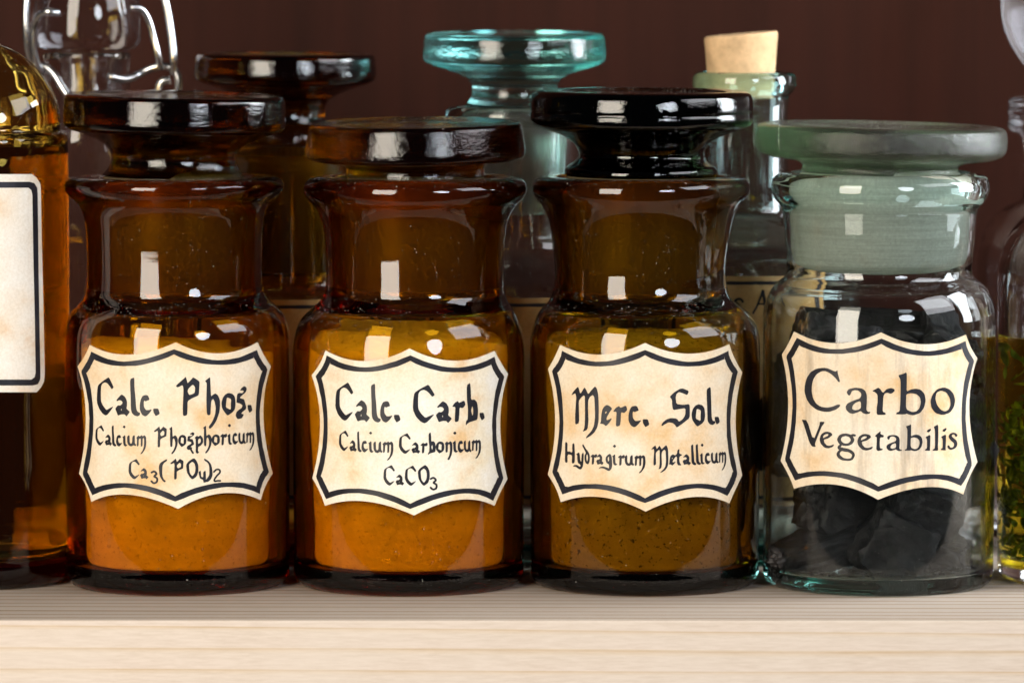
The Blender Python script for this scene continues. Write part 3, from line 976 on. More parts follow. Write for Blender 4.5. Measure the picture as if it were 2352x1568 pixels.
def label_on(t, cx_px, Y, r_px, outer, border, letters, mat, bw=(9.0, 10.5), seed=1, extra=0.00028):
    k = scale_at(cx_px, 1000, Y)
    R = r_px * k + extra
    cx = P(cx_px, 1000, Y).x
    o = Vector((cx, Y, 0.0))
    lab = wrap('label', [[outer]], cx, Y, R, mat, t, thick=extra * 0.8, origin=o)
    wrap('border', [offset_closed(border, bw[0], bw[1], 0.45, seed)], cx, Y, R + 0.00004, M['ink'], lab, origin=o)
    if letters:
        wrap('lettering', letters, cx, Y, R + 0.00005, M['ink'], lab, origin=o)
    return lab


def powder(name, label, cx, Y, r, floor_row, top_row, mat, slope=0.0, amp=9.0, seed=0.0):
    k = scale_at(cx, 1000, Y)
    zt = P(cx, top_row, Y).z
    zb = P(cx, floor_row, Y).z

    def tn(x, y, z):
        f = max(0.0, (z - zb) / (zt - zb))
        f = f ** 6
        nz = noise.noise((x * 90 + seed, y * 90 - seed, 0.3)) + 0.5 * noise.noise((x * 260 + seed, y * 260, 1.7)) + 0.3 * noise.noise((x * 700, y * 700 + seed, 2.2))
        return z + f * (amp * k * nz + slope * x)
    t_rows = [floor_row + (top_row - floor_row) * q for q in (0, 0.2, 0.4, 0.6, 0.75, 0.86, 0.93, 0.97)]
    r2 = r - 12
    prof = [(floor_row, 0.0), (floor_row, 0.0), (floor_row, r2 - 24), (floor_row - 8, r2 - 6), (floor_row - 26, r2)]
    prof += [(q, r2 + (r - r2) * min(1.0, (1250 - q) / 330.0)) for q in t_rows[1:]]
    prof += [(top_row, r - 1.5), (top_row, r - 6), (top_row, r * 0.8), (top_row - 4, r * 0.5), (top_row - 5, r * 0.2), (top_row - 5, 0.0)]
    o = lathe(name, prof, cx, Y, mat, None, 0.00035, seed, steps=4, topnoise=tn)
    o.location = (P(cx, 1000, Y).x, Y, 0.0)
    tag(o, label, 'powder')
    return o


# ---- jar A
A = bottle('amber_jar', 'amber glass jar of yellow powder with handwritten Calc. Phos. shield label', 408, 0.0,
           [(1290, 257), (1100, 258), (900, 258), (790, 257.5), (765, 256.5), (742, 253), (722, 245, -1), (703, 230, -2), (688, 215, -4), (674, 206, -5), (655, 202.5, -6), (620, 201, -6),
            (580, 201.5, -6), (540, 203, -6), (505, 206, -6), (485, 211, -6), (468, 221, -6), (453, 236, -6), (441, 247, -6), (430, 252, -6), (420, 252, -6), (411, 246, -6), (406, 232, -6), (405, 205, -6), (406, 186, -6)],
           [(412, 175, -6), (440, 171, -6), (520, 166, -6), (600, 160, -6), (672, 156, -6), (690, 163, -4), (706, 182, -3), (724, 210, -1), (745, 219), (780, 223), (920, 225), (1235, 213)], M['amber'], seed=1.0, joint=(425, 665))
stopper('amber_stopper', 'dark amber disc stopper, slightly tilted, in the Calc. Phos. jar', 408, 0.0,
        [(222, 0), (222, 120), (222, 195), (219, 205), (217, 236), (219, 246), (224, 251), (240, 253), (268, 254), (284, 254), (292, 251), (298, 243), (306, 222), (316, 196), (326, 172), (338, 154), (350, 146), (362, 143), (376, 145), (390, 152), (399, 160), (404, 164), (404, 164), (404, 0)],
        M['amber_stop'], [(405, 0), (405, 0), (405, 160), (405, 160), (414, 161), (426, 168), (520, 163.5), (600, 157.5), (660, 154), (676, 150), (682, 140), (684, 100), (684, 0)], M['plug_amber'], tilt=(1.1, 0.4), dx=-6, seed=2.0)
powder('yellow_powder', 'yellow powder filling the Calc. Phos. jar up to its shoulder', 408, 0.0, 219, 1292, 796, M['powder_a'], slope=-0.05, amp=8, seed=3.1)
label_on(A, 408, 0.0, 258,
         zoomed(shield([(272,152),(600,232),(990,130),(1340,222),(1675,130),(1725,235),(1785,330),(1722,740),(1800,1222),(1737,1333),(1700,1445),(1370,1388),(1010,1518),(600,1400),(285,1460),(245,1335),(183,1225),(238,740),(170,330),(228,245)]), 140, 800, 3.408),
         zoomed(shield([(297,240),(600,308),(975,208),(1340,298),(1655,225),(1685,290),(1735,362),(1675,760),(1745,1205),(1705,1270),(1675,1360),(1370,1320),(985,1435),(610,1325),(305,1375),(265,1290),(232,1215),(285,760),(222,380),(265,310)]), 140, 800, 3.408),
         TEXT_A, M['paper_a'], seed=11)

# ---- jar B
B = bottle('amber_jar', 'amber glass jar of pale powder with handwritten Calc. Carb. shield label', 939, 0.0,
           [(1290, 265), (1100, 266), (900, 266), (800, 266), (775, 263), (752, 258), (730, 248, 2), (708, 230, 8), (690, 215, 12), (674, 207, 14), (655, 204.5, 15), (620, 204, 15),
            (580, 204.5, 15), (540, 207, 15), (505, 214, 15), (485, 223, 15), (468, 236, 15), (456, 247, 15), (444, 254, 15), (432, 256, 15), (420, 253, 15), (411, 244, 15), (406, 226, 15), (405, 200, 15), (406, 190, 15)],
           [(412, 181, 15), (440, 176, 15), (520, 168, 15), (600, 163, 15), (668, 159, 15), (686, 165, 12), (702, 184, 9), (722, 214, 3), (745, 226), (780, 231), (920, 233), (1235, 221)], M['amber'], seed=5.0, joint=(425, 662))
SB = stopper('amber_stopper', 'olive brown disc stopper with raised mould seam in the Calc. Carb. jar', 939, 0.0,
        [(296, 0), (296, 90), (294, 150), (288, 196), (283, 215), (281, 228), (282, 237), (287, 242), (305, 246), (330, 250), (348, 252), (358, 250), (364, 243), (369, 222), (373, 190), (376, 168), (382, 160), (394, 158), (404, 160), (404, 160), (404, 0)],
        M['olive_stop'], [(405, 0), (405, 0), (405, 156), (405, 156), (414, 158), (428, 173), (520, 165), (600, 160), (655, 156), (672, 152), (680, 140), (683, 100), (683, 0)], M['plug_amber'], tilt=(-0.5, 1.2), dx=17, seed=6.0)
seam(SB, 955, 0.0, [(1030, 287, 236), (1033, 292, 244), (1036, 310, 247), (1038, 335, 250.5), (1038, 352, 252), (1036, 363, 245)], M['olive_stop'])
powder('pale_powder', 'pale powder heaped unevenly inside the Calc. Carb. jar', 939, 0.0, 227, 1292, 792, M['powder_b'], slope=0.02, amp=16, seed=8.4)
label_on(B, 939, 0.0, 266,
         zoomed(shield([(262,130),(600,218),(965,113),(1330,215),(1675,133),(1725,225),(1788,325),(1722,740),(1783,1200),(1725,1310),(1675,1425),(1370,1375),(1003,1505),(600,1388),(258,1425),(215,1310),(153,1195),(218,740),(147,335),(215,240)]), 720, 820, 3.409),
         zoomed(shield([(287,205),(600,288),(972,193),(1330,292),(1660,215),(1690,290),(1735,355),(1672,760),(1728,1190),(1690,1270),(1652,1350),(1370,1305),(970,1430),(600,1305),(280,1340),(245,1265),(205,1180),(265,760),(205,350),(255,280)]), 720, 820, 3.409),
         TEXT_B, M['paper_b'], seed=12)

# ---- jar C
Cj = bottle('amber_jar', 'olive amber jar of speckled grey powder with handwritten Merc. Sol. shield label', 1481, 0.0,
            [(1290, 263), (1100, 264), (900, 264), (800, 264), (770, 262), (748, 257), (728, 248, -2), (710, 234, -5), (695, 216, -8), (680, 205, -10), (660, 199, -11), (630, 197, -11),
             (590, 199, -11), (550, 204, -10), (515, 210, -10), (490, 218, -10), (470, 229, -10), (456, 240, -10), (444, 247, -10), (432, 249, -10), (420, 247, -10), (410, 240, -10), (405, 226, -10), (404, 205, -10), (405, 196, -10)],
            [(412, 186, -10), (440, 180, -10), (520, 170, -10), (600, 162, -11), (674, 157, -11), (690, 163, -9), (706, 182, -7), (724, 212, -3), (745, 224), (780, 229), (920, 231), (1235, 219)], M['amber_olive'], seed=9.0, joint=(425, 668))
stopper('black_stopper', 'glossy black disc stopper in the Merc. Sol. jar', 1481, 0.0,
        [(214, 0), (214, 110), (214, 190), (210, 198), (208, 232), (211, 243), (217, 250), (235, 255), (252, 256), (258, 254.5), (264, 256), (278, 255), (286, 249), (294, 234), (304, 205), (316, 176), (330, 156), (344, 146), (356, 143), (366, 148), (374, 158), (381, 169), (389, 175), (398, 176), (403, 174), (403, 174), (403, 0)],
        M['dark_stop'], [(404, 0), (404, 0), (404, 170), (404, 170), (414, 171), (426, 177), (520, 167), (600, 159.5), (655, 155.5), (676, 151), (684, 140), (687, 100), (687, 0)], M['plug_dark'], tilt=(0.3, 0.2), dx=-9, seed=10.0)
powder('grey_powder', 'dark speckled grey powder filling the Merc. Sol. jar', 1481, 0.0, 225, 1292, 782, M['powder_c'], slope=0.0, amp=8, seed=12.3)
label_on(Cj, 1481, 0.0, 264,
         zoomed(shield([(250,85),(600,168),(975,68),(1340,160),(1695,80),(1740,200),(1805,318),(1748,740),(1805,1195),(1750,1310),(1695,1435),(1370,1382),(980,1505),(600,1382),(255,1425),(215,1310),(145,1190),(208,740),(147,290),(200,195)]), 1300, 820, 3.484),
         zoomed(shield([(282,170),(600,248),(975,150),(1340,248),(1670,170),(1695,240),(1745,318),(1688,740),(1745,1165),(1715,1255),(1668,1340),(1370,1290),(975,1412),(600,1295),(283,1330),(250,1255),(205,1165),(260,740),(205,315),(255,240)]), 1300, 820, 3.484),
         TEXT_C, M['paper_c'], seed=13)

# ---- jar D
Dj = bottle('green_jar', 'pale green clear jar of charcoal with printed Carbo Vegetabilis shield label', 2018, 0.0,
            [(1290, 265), (1100, 266.5), (900, 267), (760, 267), (735, 266.5), (712, 265), (692, 260), (672, 252), (655, 241), (643, 227), (634, 216), (622, 212), (590, 214), (540, 218), (500, 221),
             (480, 224), (468, 232, 1), (455, 242, 1), (442, 248, 1), (425, 249, 1), (412, 246, 1), (403, 238, 1), (398, 225, 1), (396, 205, 1)],
            [(401, 206, 1), (430, 208), (520, 207), (600, 202), (622, 199), (638, 203), (654, 217), (672, 234), (695, 244), (730, 247), (900, 247), (1200, 247)], M['green'], seed=13.0, floor=34)
SD = stopper('green_stopper', 'frosted sage green disc stopper in the Carbo Vegetabilis jar', 2018, 0.0,
        [(300, 0), (300, 100), (298, 180), (292, 214), (288, 226), (287, 262), (289, 276), (294, 284), (306, 288), (332, 288.5), (344, 286), (352, 280), (362, 258), (366, 232), (370, 205), (376, 184), (383, 178), (392, 180), (396, 184), (396, 184), (396, 0)],
        M['green_stop'], [(397, 0), (397, 0), (397, 182), (397, 182), (404, 186), (416, 204.5), (520, 204), (590, 199), (604, 193), (617, 176), (624, 140), (626, 0)], M['plug_green'], tilt=(1.2, 0.2), dx=0, seed=14.0)
seam(SD, 2016, 0.0, [(1795, 288, 277), (1788, 293, 284), (1786, 305, 288), (1787, 330, 288.5), (1789, 345, 285)], M['green_stop'])
label_on(Dj, 2018, 0.0, 267,
         zoomed(shield([(288,110),(640,205),(1015,115),(1370,215),(1725,135),(1765,240),(1820,330),(1752,740),(1820,1195),(1750,1330),(1703,1465),(1390,1405),(990,1510),(640,1385),(288,1418),(245,1310),(177,1185),(240,740),(187,300),(240,210)]), 1860, 780, 3.408),
         zoomed(shield([(322,190),(640,275),(1018,190),(1370,290),(1705,220),(1730,290),(1772,360),(1705,780),(1755,1200),(1720,1290),(1675,1365),(1390,1320),(992,1420),(640,1300),(310,1320),(270,1245),(232,1165),(292,740),(245,325),(285,260)]), 1860, 780, 3.408),
         TEXT_D, M['paper_d'], seed=14)


def lump(name, label, cx, row, Y, sx, sy, sz, rot, seed, mat):
    bm = bmesh.new()
    bmesh.ops.create_icosphere(bm, subdivisions=5, radius=1.0)
    for v in bm.verts:
        p = v.co.copy()
        # blocky split wood: squared section, ridged along the grain
        q = Vector((max(-0.72, min(0.72, p.x)), max(-0.7, min(0.7, p.y)), max(-0.68, min(0.68, p.z))))
        n = noise.noise(p * 1.3 + Vector((seed, 0, seed))) * 0.22 + noise.noise(p * 3.1 + Vector((0, seed, 0))) * 0.09
        n += 0.10 * noise.noise(Vector((p.x * 1.2, p.y * 7, p.z * 7 + seed)))
        # splits and broken ends
        f = noise.voronoi(Vector((p.x * 0.9, p.y * 2.2, p.z * 2.2)) + Vector((seed, seed, 0)))[0]
        n -= 0.22 * max(0.0, 0.16 - (f[1] - f[0]))
        n += 0.05 * noise.cell(Vector((p.x * 1.6 + seed, p.y * 1.3, p.z * 1.3)))
        v.co = q * (1.2 + n)
    Rm = Matrix.Rotation(rot[2], 4, 'Z') @ Matrix.Rotation(rot[1], 4, 'Y') @ Matrix.Rotation(rot[0], 4, 'X')
    S = Matrix.Diagonal((sx * 1.18, sy * 1.18, sz * 1.18, 1.0))
    bmesh.ops.transform(bm, matrix=Rm @ S, verts=bm.verts)
    me = bpy.data.meshes.new(name)
    bm.to_mesh(me)
    bm.free()
    o = link(name, me, mat, None, sharp=35)
    o.location = P(cx, row, Y)
    tag(o, label, 'charcoal', 'charcoal pieces in the jar')
    return o


mm = 0.001
lump('charcoal_piece', 'charcoal stick with rounded end lying at lower left of the jar', 1880, 1262, -0.006, 11*mm, 5*mm, 4.2*mm, (0.2, -0.25, 0.3), 1.0, M['charcoal'])
lump('charcoal_piece', 'charcoal lump standing at the bottom middle of the jar', 2052, 1250, -0.010, 7*mm, 5.5*mm, 8*mm, (0.3, 0.5, 0.2), 2.0, M['charcoal'])
lump('charcoal_piece', 'charcoal lump at the lower right of the jar floor', 2150, 1270, 0.004, 8*mm, 6*mm, 4.6*mm, (0.2, 0.25, -0.3), 3.0, M['charcoal'])
lump('charcoal_piece', 'charcoal block just below the left half of the label', 1930, 1160, 0.002, 9*mm, 7*mm, 8*mm, (0.1, 0.4, 0.6), 4.0, M['charcoal'])
lump('charcoal_piece', 'charcoal block just below the right half of the label', 2115, 1150, -0.006, 8*mm, 7*mm, 8.5*mm, (0.7, 0.2, 0.3), 5.0, M['charcoal'])
lump('charcoal_piece', 'charcoal block hidden mostly behind the word Vegetabilis', 1960, 1010, 0.0, 12*mm, 10*mm, 9*mm, (0.3, 0.1, 0.9), 6.0, M['charcoal'])
lump('charcoal_piece', 'charcoal block hidden mostly behind the word Carbo', 2110, 940, 0.002, 10*mm, 11*mm, 11*mm, (0.5, 0.3, 0.2), 7.0, M['charcoal'])
lump('charcoal_piece', 'charcoal piece at upper left just above the label', 1915, 835, -0.003, 9.5*mm, 8*mm, 10*mm, (0.1, 0.2, 0.4), 8.0, M['charcoal'])
lump('charcoal_piece', 'long charcoal piece across the top above the label', 2060, 800, 0.003, 12*mm, 7*mm, 6.5*mm, (0.2, 0.12, -0.3), 9.0, M['charcoal'])
lump('charcoal_piece', 'charcoal piece at upper right under the shoulder glare', 2145, 830, -0.001, 7*mm, 7*mm, 9*mm, (0.4, 0.5, 0.1), 10.0, M['charcoal'])

lump('charcoal_piece', 'charcoal block against the left side of the jar wall', 1850, 960, 0.004, 8*mm, 9*mm, 13*mm, (0.1, 0.1, 0.4), 11.0, M['charcoal'])
lump('charcoal_piece', 'charcoal block against the right side of the jar wall', 2195, 1010, 0.003, 7*mm, 9*mm, 14*mm, (0.1, -0.1, 0.2), 12.0, M['charcoal'])
lump('charcoal_piece', 'broad charcoal block at the back of the jar below the label', 2030, 1105, 0.015, 13*mm, 4*mm, 7*mm, (0.1, 0.1, 0.0), 13.0, M['charcoal'])



def crumbs():
    rnd = random.Random(21)
    k = scale_at(2018, 1000, 0.0)
    zf = P(2018, row0(2018, 0.0) - 35, 0.0).z
    bm = bmesh.new()
    for i in range(170):
        a = rnd.uniform(0, 2 * math.pi)
        r = 236 * k * math.sqrt(rnd.uniform(0.15, 1.0))
        s_ = rnd.choice((0.35, 0.5, 0.7, 1.1)) * mm * rnd.uniform(0.7, 1.3)
        m = Matrix.Translation((math.cos(a) * r, math.sin(a) * r, zf + s_ * 0.5)) @ Matrix.Rotation(rnd.uniform(0, 6), 4, 'Z') @ Matrix.Rotation(rnd.uniform(0, 3), 4, 'X') @ Matrix.Diagonal((s_ * 1.5, s_, s_ * 0.7, 1))
        g = bmesh.ops.create_icosphere(bm, subdivisions=1, radius=0.8, matrix=m)
        for v in g['verts']:
            v.co += Vector((rnd.uniform(-1, 1), rnd.uniform(-1, 1), rnd.uniform(-1, 1))) * s_ * 0.2
    me = bpy.data.meshes.new('charcoal_crumbs')
    bm.to_mesh(me)
    bm.free()
    o = link('charcoal_crumbs', me, M['charcoal'], None, smooth=False)
    o.location = (P(2018, 1000, 0.0).x, 0.0, 0.0)
    o['kind'] = 'stuff'
    tag(o, 'small charcoal crumbs scattered on the floor of the green jar', 'charcoal')


crumbs()

# ---- amber bottle cut by the left edge of the picture
YL = 0.004
Lb = bottle('domed_amber_bottle', 'honey amber bottle with domed top and blank black-framed label at left edge', -30, YL,
            [(1270, 190), (1000, 191), (700, 191), (420, 191), (330, 190.5), (314, 189), (306, 184), (302, 177), (296, 174), (280, 174), (262, 172.5), (240, 168), (215, 159), (190, 146), (165, 128), (140, 104), (122, 78), (108, 50), (104, 40), (98, 34), (80, 32), (20, 32), (0, 34)],
            [(-2, 28), (0, 24), (80, 23), (104, 27), (118, 45), (136, 75), (160, 106), (190, 128), (225, 145), (262, 154), (296, 158), (318, 168), (345, 174), (700, 175), (1150, 175)], M['amber_left'], seed=17.0, wob=0.0001, floor=60)
tn = lathe('brown_tincture', [(1268, 0), (1268, 0), (1268, 150), (1262, 172), (1240, 176.5), (900, 176.5), (500, 176.5), (331, 176), (331, 176), (333, 150), (333, 0)], -30, YL, M['tincture'], None)
tn.location = (P(-30, 1000, YL).x, YL, 0)
tag(tn, 'dark brown tincture filling the domed amber bottle at left edge', 'liquid')
kl = scale_at(-30, 1000, YL)
lx = lambda pts: zoomed(pts, 0, 400, 2.615)
outl = lx([(205,70),(232,90),(258,130),(262,160),(268,500),(278,900),(287,1345),(283,1395),(262,1435),(235,1465)])
brd = lx([(185,139),(205,146),(218,165),(224,200),(230,600),(238,1000),(243,1340),(240,1375),(228,1394),(205,1402)])
mir = lambda pts: [(-60 - x, y) for x, y in reversed(pts)]
label_on(Lb, -30, YL, 191, outl + mir(outl), brd + mir(brd), None, M['paper_l'], bw=(10.5, 12.0), seed=15)

# ---- back row
YB = 0.058
AB = bottle('amber_back_bottle', 'reddish amber bottle with framed tan label standing behind the two left jars', 657, YB,
            [(1240, 262), (1000, 263), (760, 262), (735, 258), (712, 246), (694, 224), (678, 196), (662, 172), (645, 160), (620, 155), (560, 153), (480, 152), (420, 152), (390, 154), (372, 160), (356, 166), (342, 164), (334, 156), (331, 140), (332, 130)],
            [(338, 124), (370, 121), (480, 117), (560, 113), (630, 112), (650, 118), (672, 140), (694, 178), (714, 205), (740, 221), (780, 226), (1150, 226)], M['amber_back'], seed=21.0, joint=(350, 622))
stopper('amber_back_stopper', 'brown amber disc stopper rising between the Calc. Phos. and Calc. Carb. stoppers', 657, YB,
        [(132, 0), (132, 90), (130, 150), (125, 168), (123, 190), (125, 200), (131, 204), (150, 207), (172, 208), (182, 205), (189, 196), (198, 170), (208, 142), (220, 116), (232, 100), (246, 93), (266, 92), (282, 97), (296, 108), (310, 115), (330, 117), (330, 117), (330, 0)],
        M['amber_stop'], [(331, 0), (331, 0), (331, 114), (331, 114), (342, 116), (352, 119), (480, 114), (600, 109), (622, 104), (630, 80), (631, 0)], M['plug_amber'], tilt=(0.4, 0.3), seed=22.0)


def back_label(t, cx, Y, r, x0, x1, y0, y1, letters=None, frame=16, bow=7):
    # a plain sheet with a ruled frame round the jar; edges bow with the view from above
    def edge(xa, xb, y, n=24):
        return [(xa + (xb - xa) * i / n, y + bow * (1 - ((xa + (xb - xa) * i / n - cx) / r) ** 2)) for i in range(n + 1)]
    out = edge(x0, x1, y0) + edge(x1, x0, y1)
    brd = edge(x0 + frame, x1 - frame, y0 + frame) + edge(x1 - frame, x0 + frame, y1 - frame)
    return label_on(t, cx, Y, r, out, brd, letters, M['paper_tan'], bw=(8, 8), seed=int(cx))


back_label(AB, 657, YB, 263, 450, 864, 682, 1150)

TB = bottle('teal_bottle', 'pale teal glass bottle with framed tan label behind the Calc. Carb. and Merc. Sol. jars', 1182, YB,
            [(1240, 258), (1000, 259), (720, 258), (690, 254), (662, 243), (636, 224), (610, 197), (588, 172), (566, 155), (545, 147), (520, 144), (440, 144), (380, 146), (330, 150), (305, 154), (290, 158), (272, 160), (256, 158), (247, 150), (244, 138), (245, 132)],
            [(251, 126), (290, 123), (380, 119), (470, 115), (520, 114), (545, 118), (570, 133), (596, 158), (622, 186), (650, 212), (680, 228), (720, 234), (1150, 235)], M['teal'], seed=25.0)
stopper('teal_stopper', 'bright teal glass disc stopper with chipped top, tallest in the back row', 1182, YB,
        [(86, 0), (86, 90), (84, 150), (79, 176), (76, 190), (78, 200), (84, 205), (104, 208), (128, 210), (138, 208), (146, 199), (154, 178), (163, 150), (172, 125), (182, 108), (194, 99), (210, 97), (226, 101), (238, 110), (244, 115), (244, 115), (244, 0)],
        M['teal_stop'], [(245.5, 0), (245.5, 0), (245.5, 113), (245.5, 113), (256, 116), (268, 121), (380, 116), (470, 112), (484, 106), (490, 80), (491, 0)], M['plug_teal'], tilt=(0.1, 0.9), seed=26.0)
back_label(TB, 1182, YB, 259, 985, 1385, 678, 1150)

cb_letters = []
zb = lambda pts: zoomed(pts, 1740, 640, 4.355)
kb = 0.9378 / 4.355
cb_letters += pen(zb([(345, 430), (325, 405), (285, 405), (262, 425), (290, 455), (320, 490), (300, 540), (255, 545), (235, 520)]), 26 * kb)
cb_letters += pen(zb([(455, 552), (500, 470), (540, 370), (560, 315)]), [22 * kb, 22 * kb, 28 * kb, 30 * kb])
cb_letters += pen(zb([(560, 318), (580, 430), (600, 550)]), 34 * kb)
cb_letters += pen(zb([(500, 455), (590, 455)]), 18 * kb)
CB = bottle('corked_bottle', 'clear aqua bottle with framed tan label, corked, behind the Merc. Sol. jar', 1707, YB,
            [(1240, 262), (1000, 263), (640, 262), (612, 258), (586, 246), (562, 224), (540, 194), (522, 162), (508, 136), (496, 118), (482, 108), (460, 103), (400, 101), (300, 100), (235, 101), (218, 104), (210, 112), (200, 117), (185, 118), (174, 116), (167, 110), (165, 98), (166, 90)],
            [(171, 84), (210, 82), (300, 80), (420, 80), (480, 83), (504, 98), (524, 126), (546, 166), (568, 200), (592, 224), (618, 235), (660, 239), (1150, 240)], M['aqua'], seed=29.0)
back_label(CB, 1707, YB, 263, 1540, 1880, 628, 1150, cb_letters, frame=15)

# cork
kc = scale_at(1705, 130, YB)
prof = [(222, 0), (222, 0), (222, 70), (218, 73), (210, 74.5), (196, 76), (165, 78), (110, 82), (84, 84), (79, 82), (78, 76), (78, 0)]
ck = lathe('cork', prof, 1705, YB, M['cork'], None, 0.00006, 3.0)
zc_ = P(1705, 165, YB).z
ztop = P(1705, 90, YB).z
for v in ck.data.vertices:
    f = max(0.0, (v.co.z - zc_) / (ztop - zc_))
    v.co.z += f * v.co.x * 0.075
    v.co.z += f * 0.00012 * noise.noise(v.co * 900)
ck.location = (P(1702, 120, YB).x, YB, 0)
tag(ck, 'tan tapered cork pushed slanting into the aqua bottle', 'cork')

# ---- swing-top bottle at upper left
YS = 0.078
SW = bottle('swing_top_bottle', 'clear glass bottle neck with wire swing closure at upper left', 205, YS,
            [(1240, 240), (1000, 241), (560, 240), (520, 232), (480, 212), (440, 180), (400, 150), (350, 125), (290, 108), (240, 101), (200, 98), (160, 97), (140, 98), (128, 100), (122, 98), (120, 90), (121, 76)],
            [(128, 68), (160, 62), (230, 62), (290, 68), (350, 92), (400, 120), (450, 160), (500, 200), (540, 216), (580, 220), (1150, 220)], M['clear'], seed=31.0)
cap = lathe('glass_cap', [(117, 0), (117, 0), (117, 78), (114, 98), (106, 114), (92, 121), (60, 123), (20, 121), (-20, 112), (-50, 95), (-70, 60), (-76, 0)], 205, YS, M['clear'], None, 0.00006, 33.0)
cap.location = (P(205, 1000, YS).x, YS, 0)
cap.name = 'glass_closure'
tag(cap, 'clear rounded glass closure under the wire bail of the swing-top bottle', 'stopper')


wt = thing('wire_bail', 'bright steel wire bail looped over the swing-top bottle neck', 'wire', (P(205, 1000, YS).x, YS, 0.0))
base_v = Vector((P(205, 1000, YS).x, YS, 0.0))
wp = lambda pts: [P(x, y, YS + dy) - base_v for x, y, dy in pts]
tube('outer_wire', wp([(150, -150, -0.006), (90, -120, -0.008), (66, -60, -0.008), (61, 0, -0.009), (60, 60, -0.009), (64, 110, -0.008), (80, 160, -0.006), (100, 190, -0.004)]), 0.00096, M['wire'], wt)
tube('inner_wire', wp([(135, 30, -0.0135), (112, 27, -0.0140), (92, 34, -0.0128), (80, 55, -0.011), (77, 95, -0.010), (84, 140, -0.009), (98, 170, -0.008)]), 0.00085, M['wire'], wt)
tube('outer_wire', wp([(270, -150, -0.006), (330, -115, -0.008), (358, -60, -0.008), (376, -10, -0.009), (389, 50, -0.009), (396, 100, -0.009), (399, 140, -0.009), (398, 170, -0.008)]), 0.00096, M['wire'], wt)
tube('inner_wire', wp([(300, 18, -0.0125), (322, 20, -0.0115), (340, 45, -0.0105), (352, 85, -0.010), (362, 125, -0.010), (370, 160, -0.009)]), 0.00085, M['wire'], wt)
tube('loop', wp([(250, 176, -0.0100), (292, 182, -0.0075), (320, 170, -0.006), (352, 156, -0.006), (384, 153, -0.007), (404, 166, -0.008), (411, 192, -0.009), (404, 218, -0.010), (380, 226, -0.0105), (366, 208, -0.0105), (372, 188, -0.0105), (392, 184, -0.0105)]), 0.00098, M['wire'], wt)
tube('loop', wp([(160, 226, -0.0105), (140, 196, -0.0098), (122, 168, -0.009), (100, 152, -0.008), (78, 158, -0.007), (70, 184, -0.007), (84, 212, -0.008), (110, 214, -0.0085)]), 0.00098, M['wire'], wt)

# ---- right edge: decanter with ball stopper behind, herb bottle in front
YR = 0.085
RB = bottle('round_shouldered_decanter', 'clear round-shouldered decanter with wide lip at right edge, behind the herb bottle', 2519, YR,
            [(1240, 276), (1000, 278), (640, 279), (600, 278), (565, 273), (530, 262), (500, 243), (478, 215), (466, 190), (458, 176), (440, 172), (380, 171), (330, 172), (312, 178), (304, 192), (299, 204), (292, 209), (280, 209), (270, 207), (262, 209), (250, 209), (242, 206), (236, 208), (228, 207), (224, 200), (223, 170)],
            [(227, 150), (300, 148), (440, 149), (468, 160), (492, 196), (520, 226), (552, 244), (600, 254), (650, 256), (1150, 256)], M['clear'], seed=41.0)
ball = lathe('ball_stopper', [(300, 0), (300, 0), (300, 128), (300, 128), (228, 142), (214, 110), (212, 78), (208, 80), (198, 110), (180, 145), (150, 172), (105, 202), (55, 221), (5, 226), (-50, 220), (-105, 200), (-160, 158), (-200, 100), (-216, 40), (-219, 0)], 2519, YR, M['frost_clear'], None, 0.0, 43.0)
ball.location = (P(2519, 1000, YR).x, YR, 0)
tag(ball, 'hollow-looking clear glass ball stopper cut by the top right corner', 'stopper')

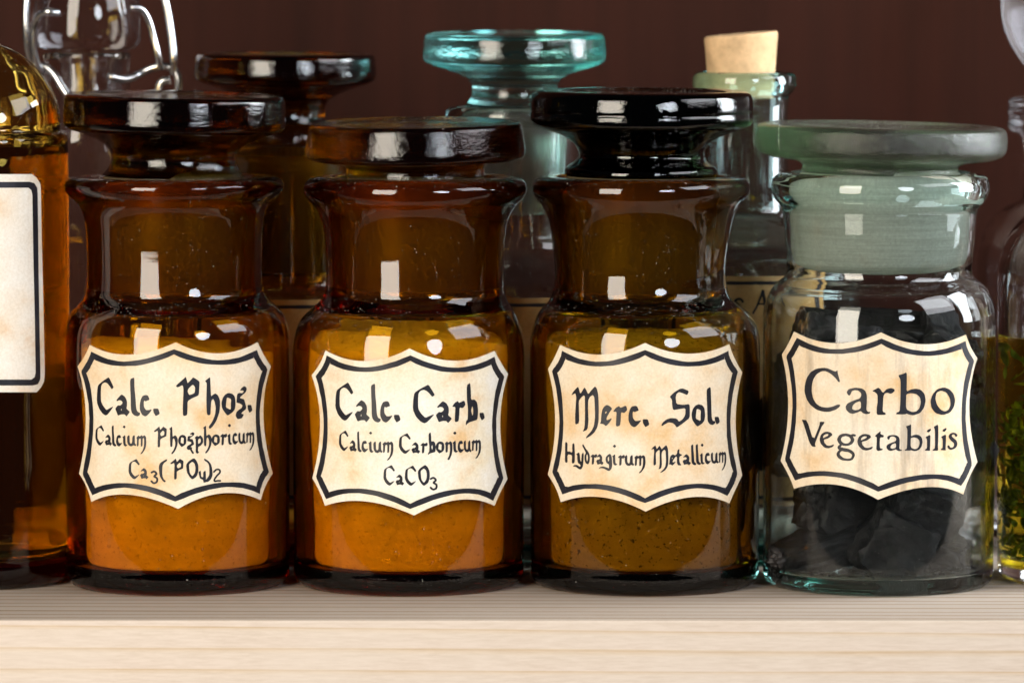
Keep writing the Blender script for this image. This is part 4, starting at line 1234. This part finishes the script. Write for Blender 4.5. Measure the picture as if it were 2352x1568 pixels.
YH = 0.008
HB = bottle('herb_bottle', 'clear bottle of green herbs steeping in amber liquor at right edge', 2490, YH,
            [(1260, 197), (1000, 199), (700, 200), (640, 199), (600, 195), (565, 186), (535, 172), (510, 152), (490, 130), (474, 104), (462, 84), (450, 72), (420, 66), (300, 64), (280, 74), (262, 76), (252, 70), (250, 60)],
            [(256, 54), (300, 50), (420, 52), (452, 60), (474, 84), (500, 112), (530, 136), (562, 154), (600, 166), (650, 171), (1150, 172)], M['clear'], seed=51.0, wob=0.0002)
st = lathe('liquor', [(1296, 0), (1296, 0), (1296, 150), (1286, 168), (1262, 173.5), (1000, 173.5), (780, 173.5), (769, 174), (769, 174), (771, 150), (771, 0)], 2490, YH, M['liquid'], None)
st.location = (P(2490, 1000, YH).x, YH, 0)
tag(st, 'amber brown liquor filling the herb bottle', 'liquid')


def herb():
    rnd = random.Random(5)
    k = scale_at(2490, 1000, YH)
    c = P(2490, 1000, YH)
    verts, faces = [], []
    for i in range(900):
        row = rnd.uniform(940, 1285) if rnd.random() < 0.93 else rnd.uniform(790, 940)
        a = rnd.uniform(0, 2 * math.pi)
        r = 168 * k * math.sqrt(rnd.uniform(0.3, 0.94))
        p = Vector((math.cos(a) * r, math.sin(a) * r, P(2490, row, YH).z))
        ln, wd = rnd.uniform(2.2, 5.0) * mm, rnd.uniform(0.7, 1.7) * mm
        m = Matrix.Rotation(rnd.uniform(0, 6.28), 4, 'Z') @ Matrix.Rotation(rnd.uniform(-1.4, 1.4), 4, 'X') @ Matrix.Rotation(rnd.uniform(-1.4, 1.4), 4, 'Y')
        b = len(verts)
        for t, w in ((0, 0.12), (0.25, 0.8), (0.55, 1.0), (0.8, 0.6), (1.0, 0.05)):
            zc2 = 0.5 * ln * (t - 0.5) ** 2
            for s in (-1, 0, 1):
                q = m @ Vector((s * w * wd / 2, (t - 0.5) * ln, zc2 + abs(s) * 0.2 * wd))
                u = p + q
                h = math.hypot(u.x, u.y)
                if h > 169 * k:
                    u.x *= 169 * k / h
                    u.y *= 169 * k / h
                verts.append(tuple(u))
        for t in range(4):
            for s in range(2):
                j = b + t * 3 + s
                faces.append((j, j + 1, j + 4, j + 3))
    me = bpy.data.meshes.new('herb_leaves')
    me.from_pydata(verts, [], faces)
    o = link('herb_leaves', me, M['leaf'], None)
    o.location = (c.x, YH, 0)
    o['kind'] = 'stuff'
    tag(o, 'mass of small wet green herb leaves packed in the bottle', 'herbs')


herb()
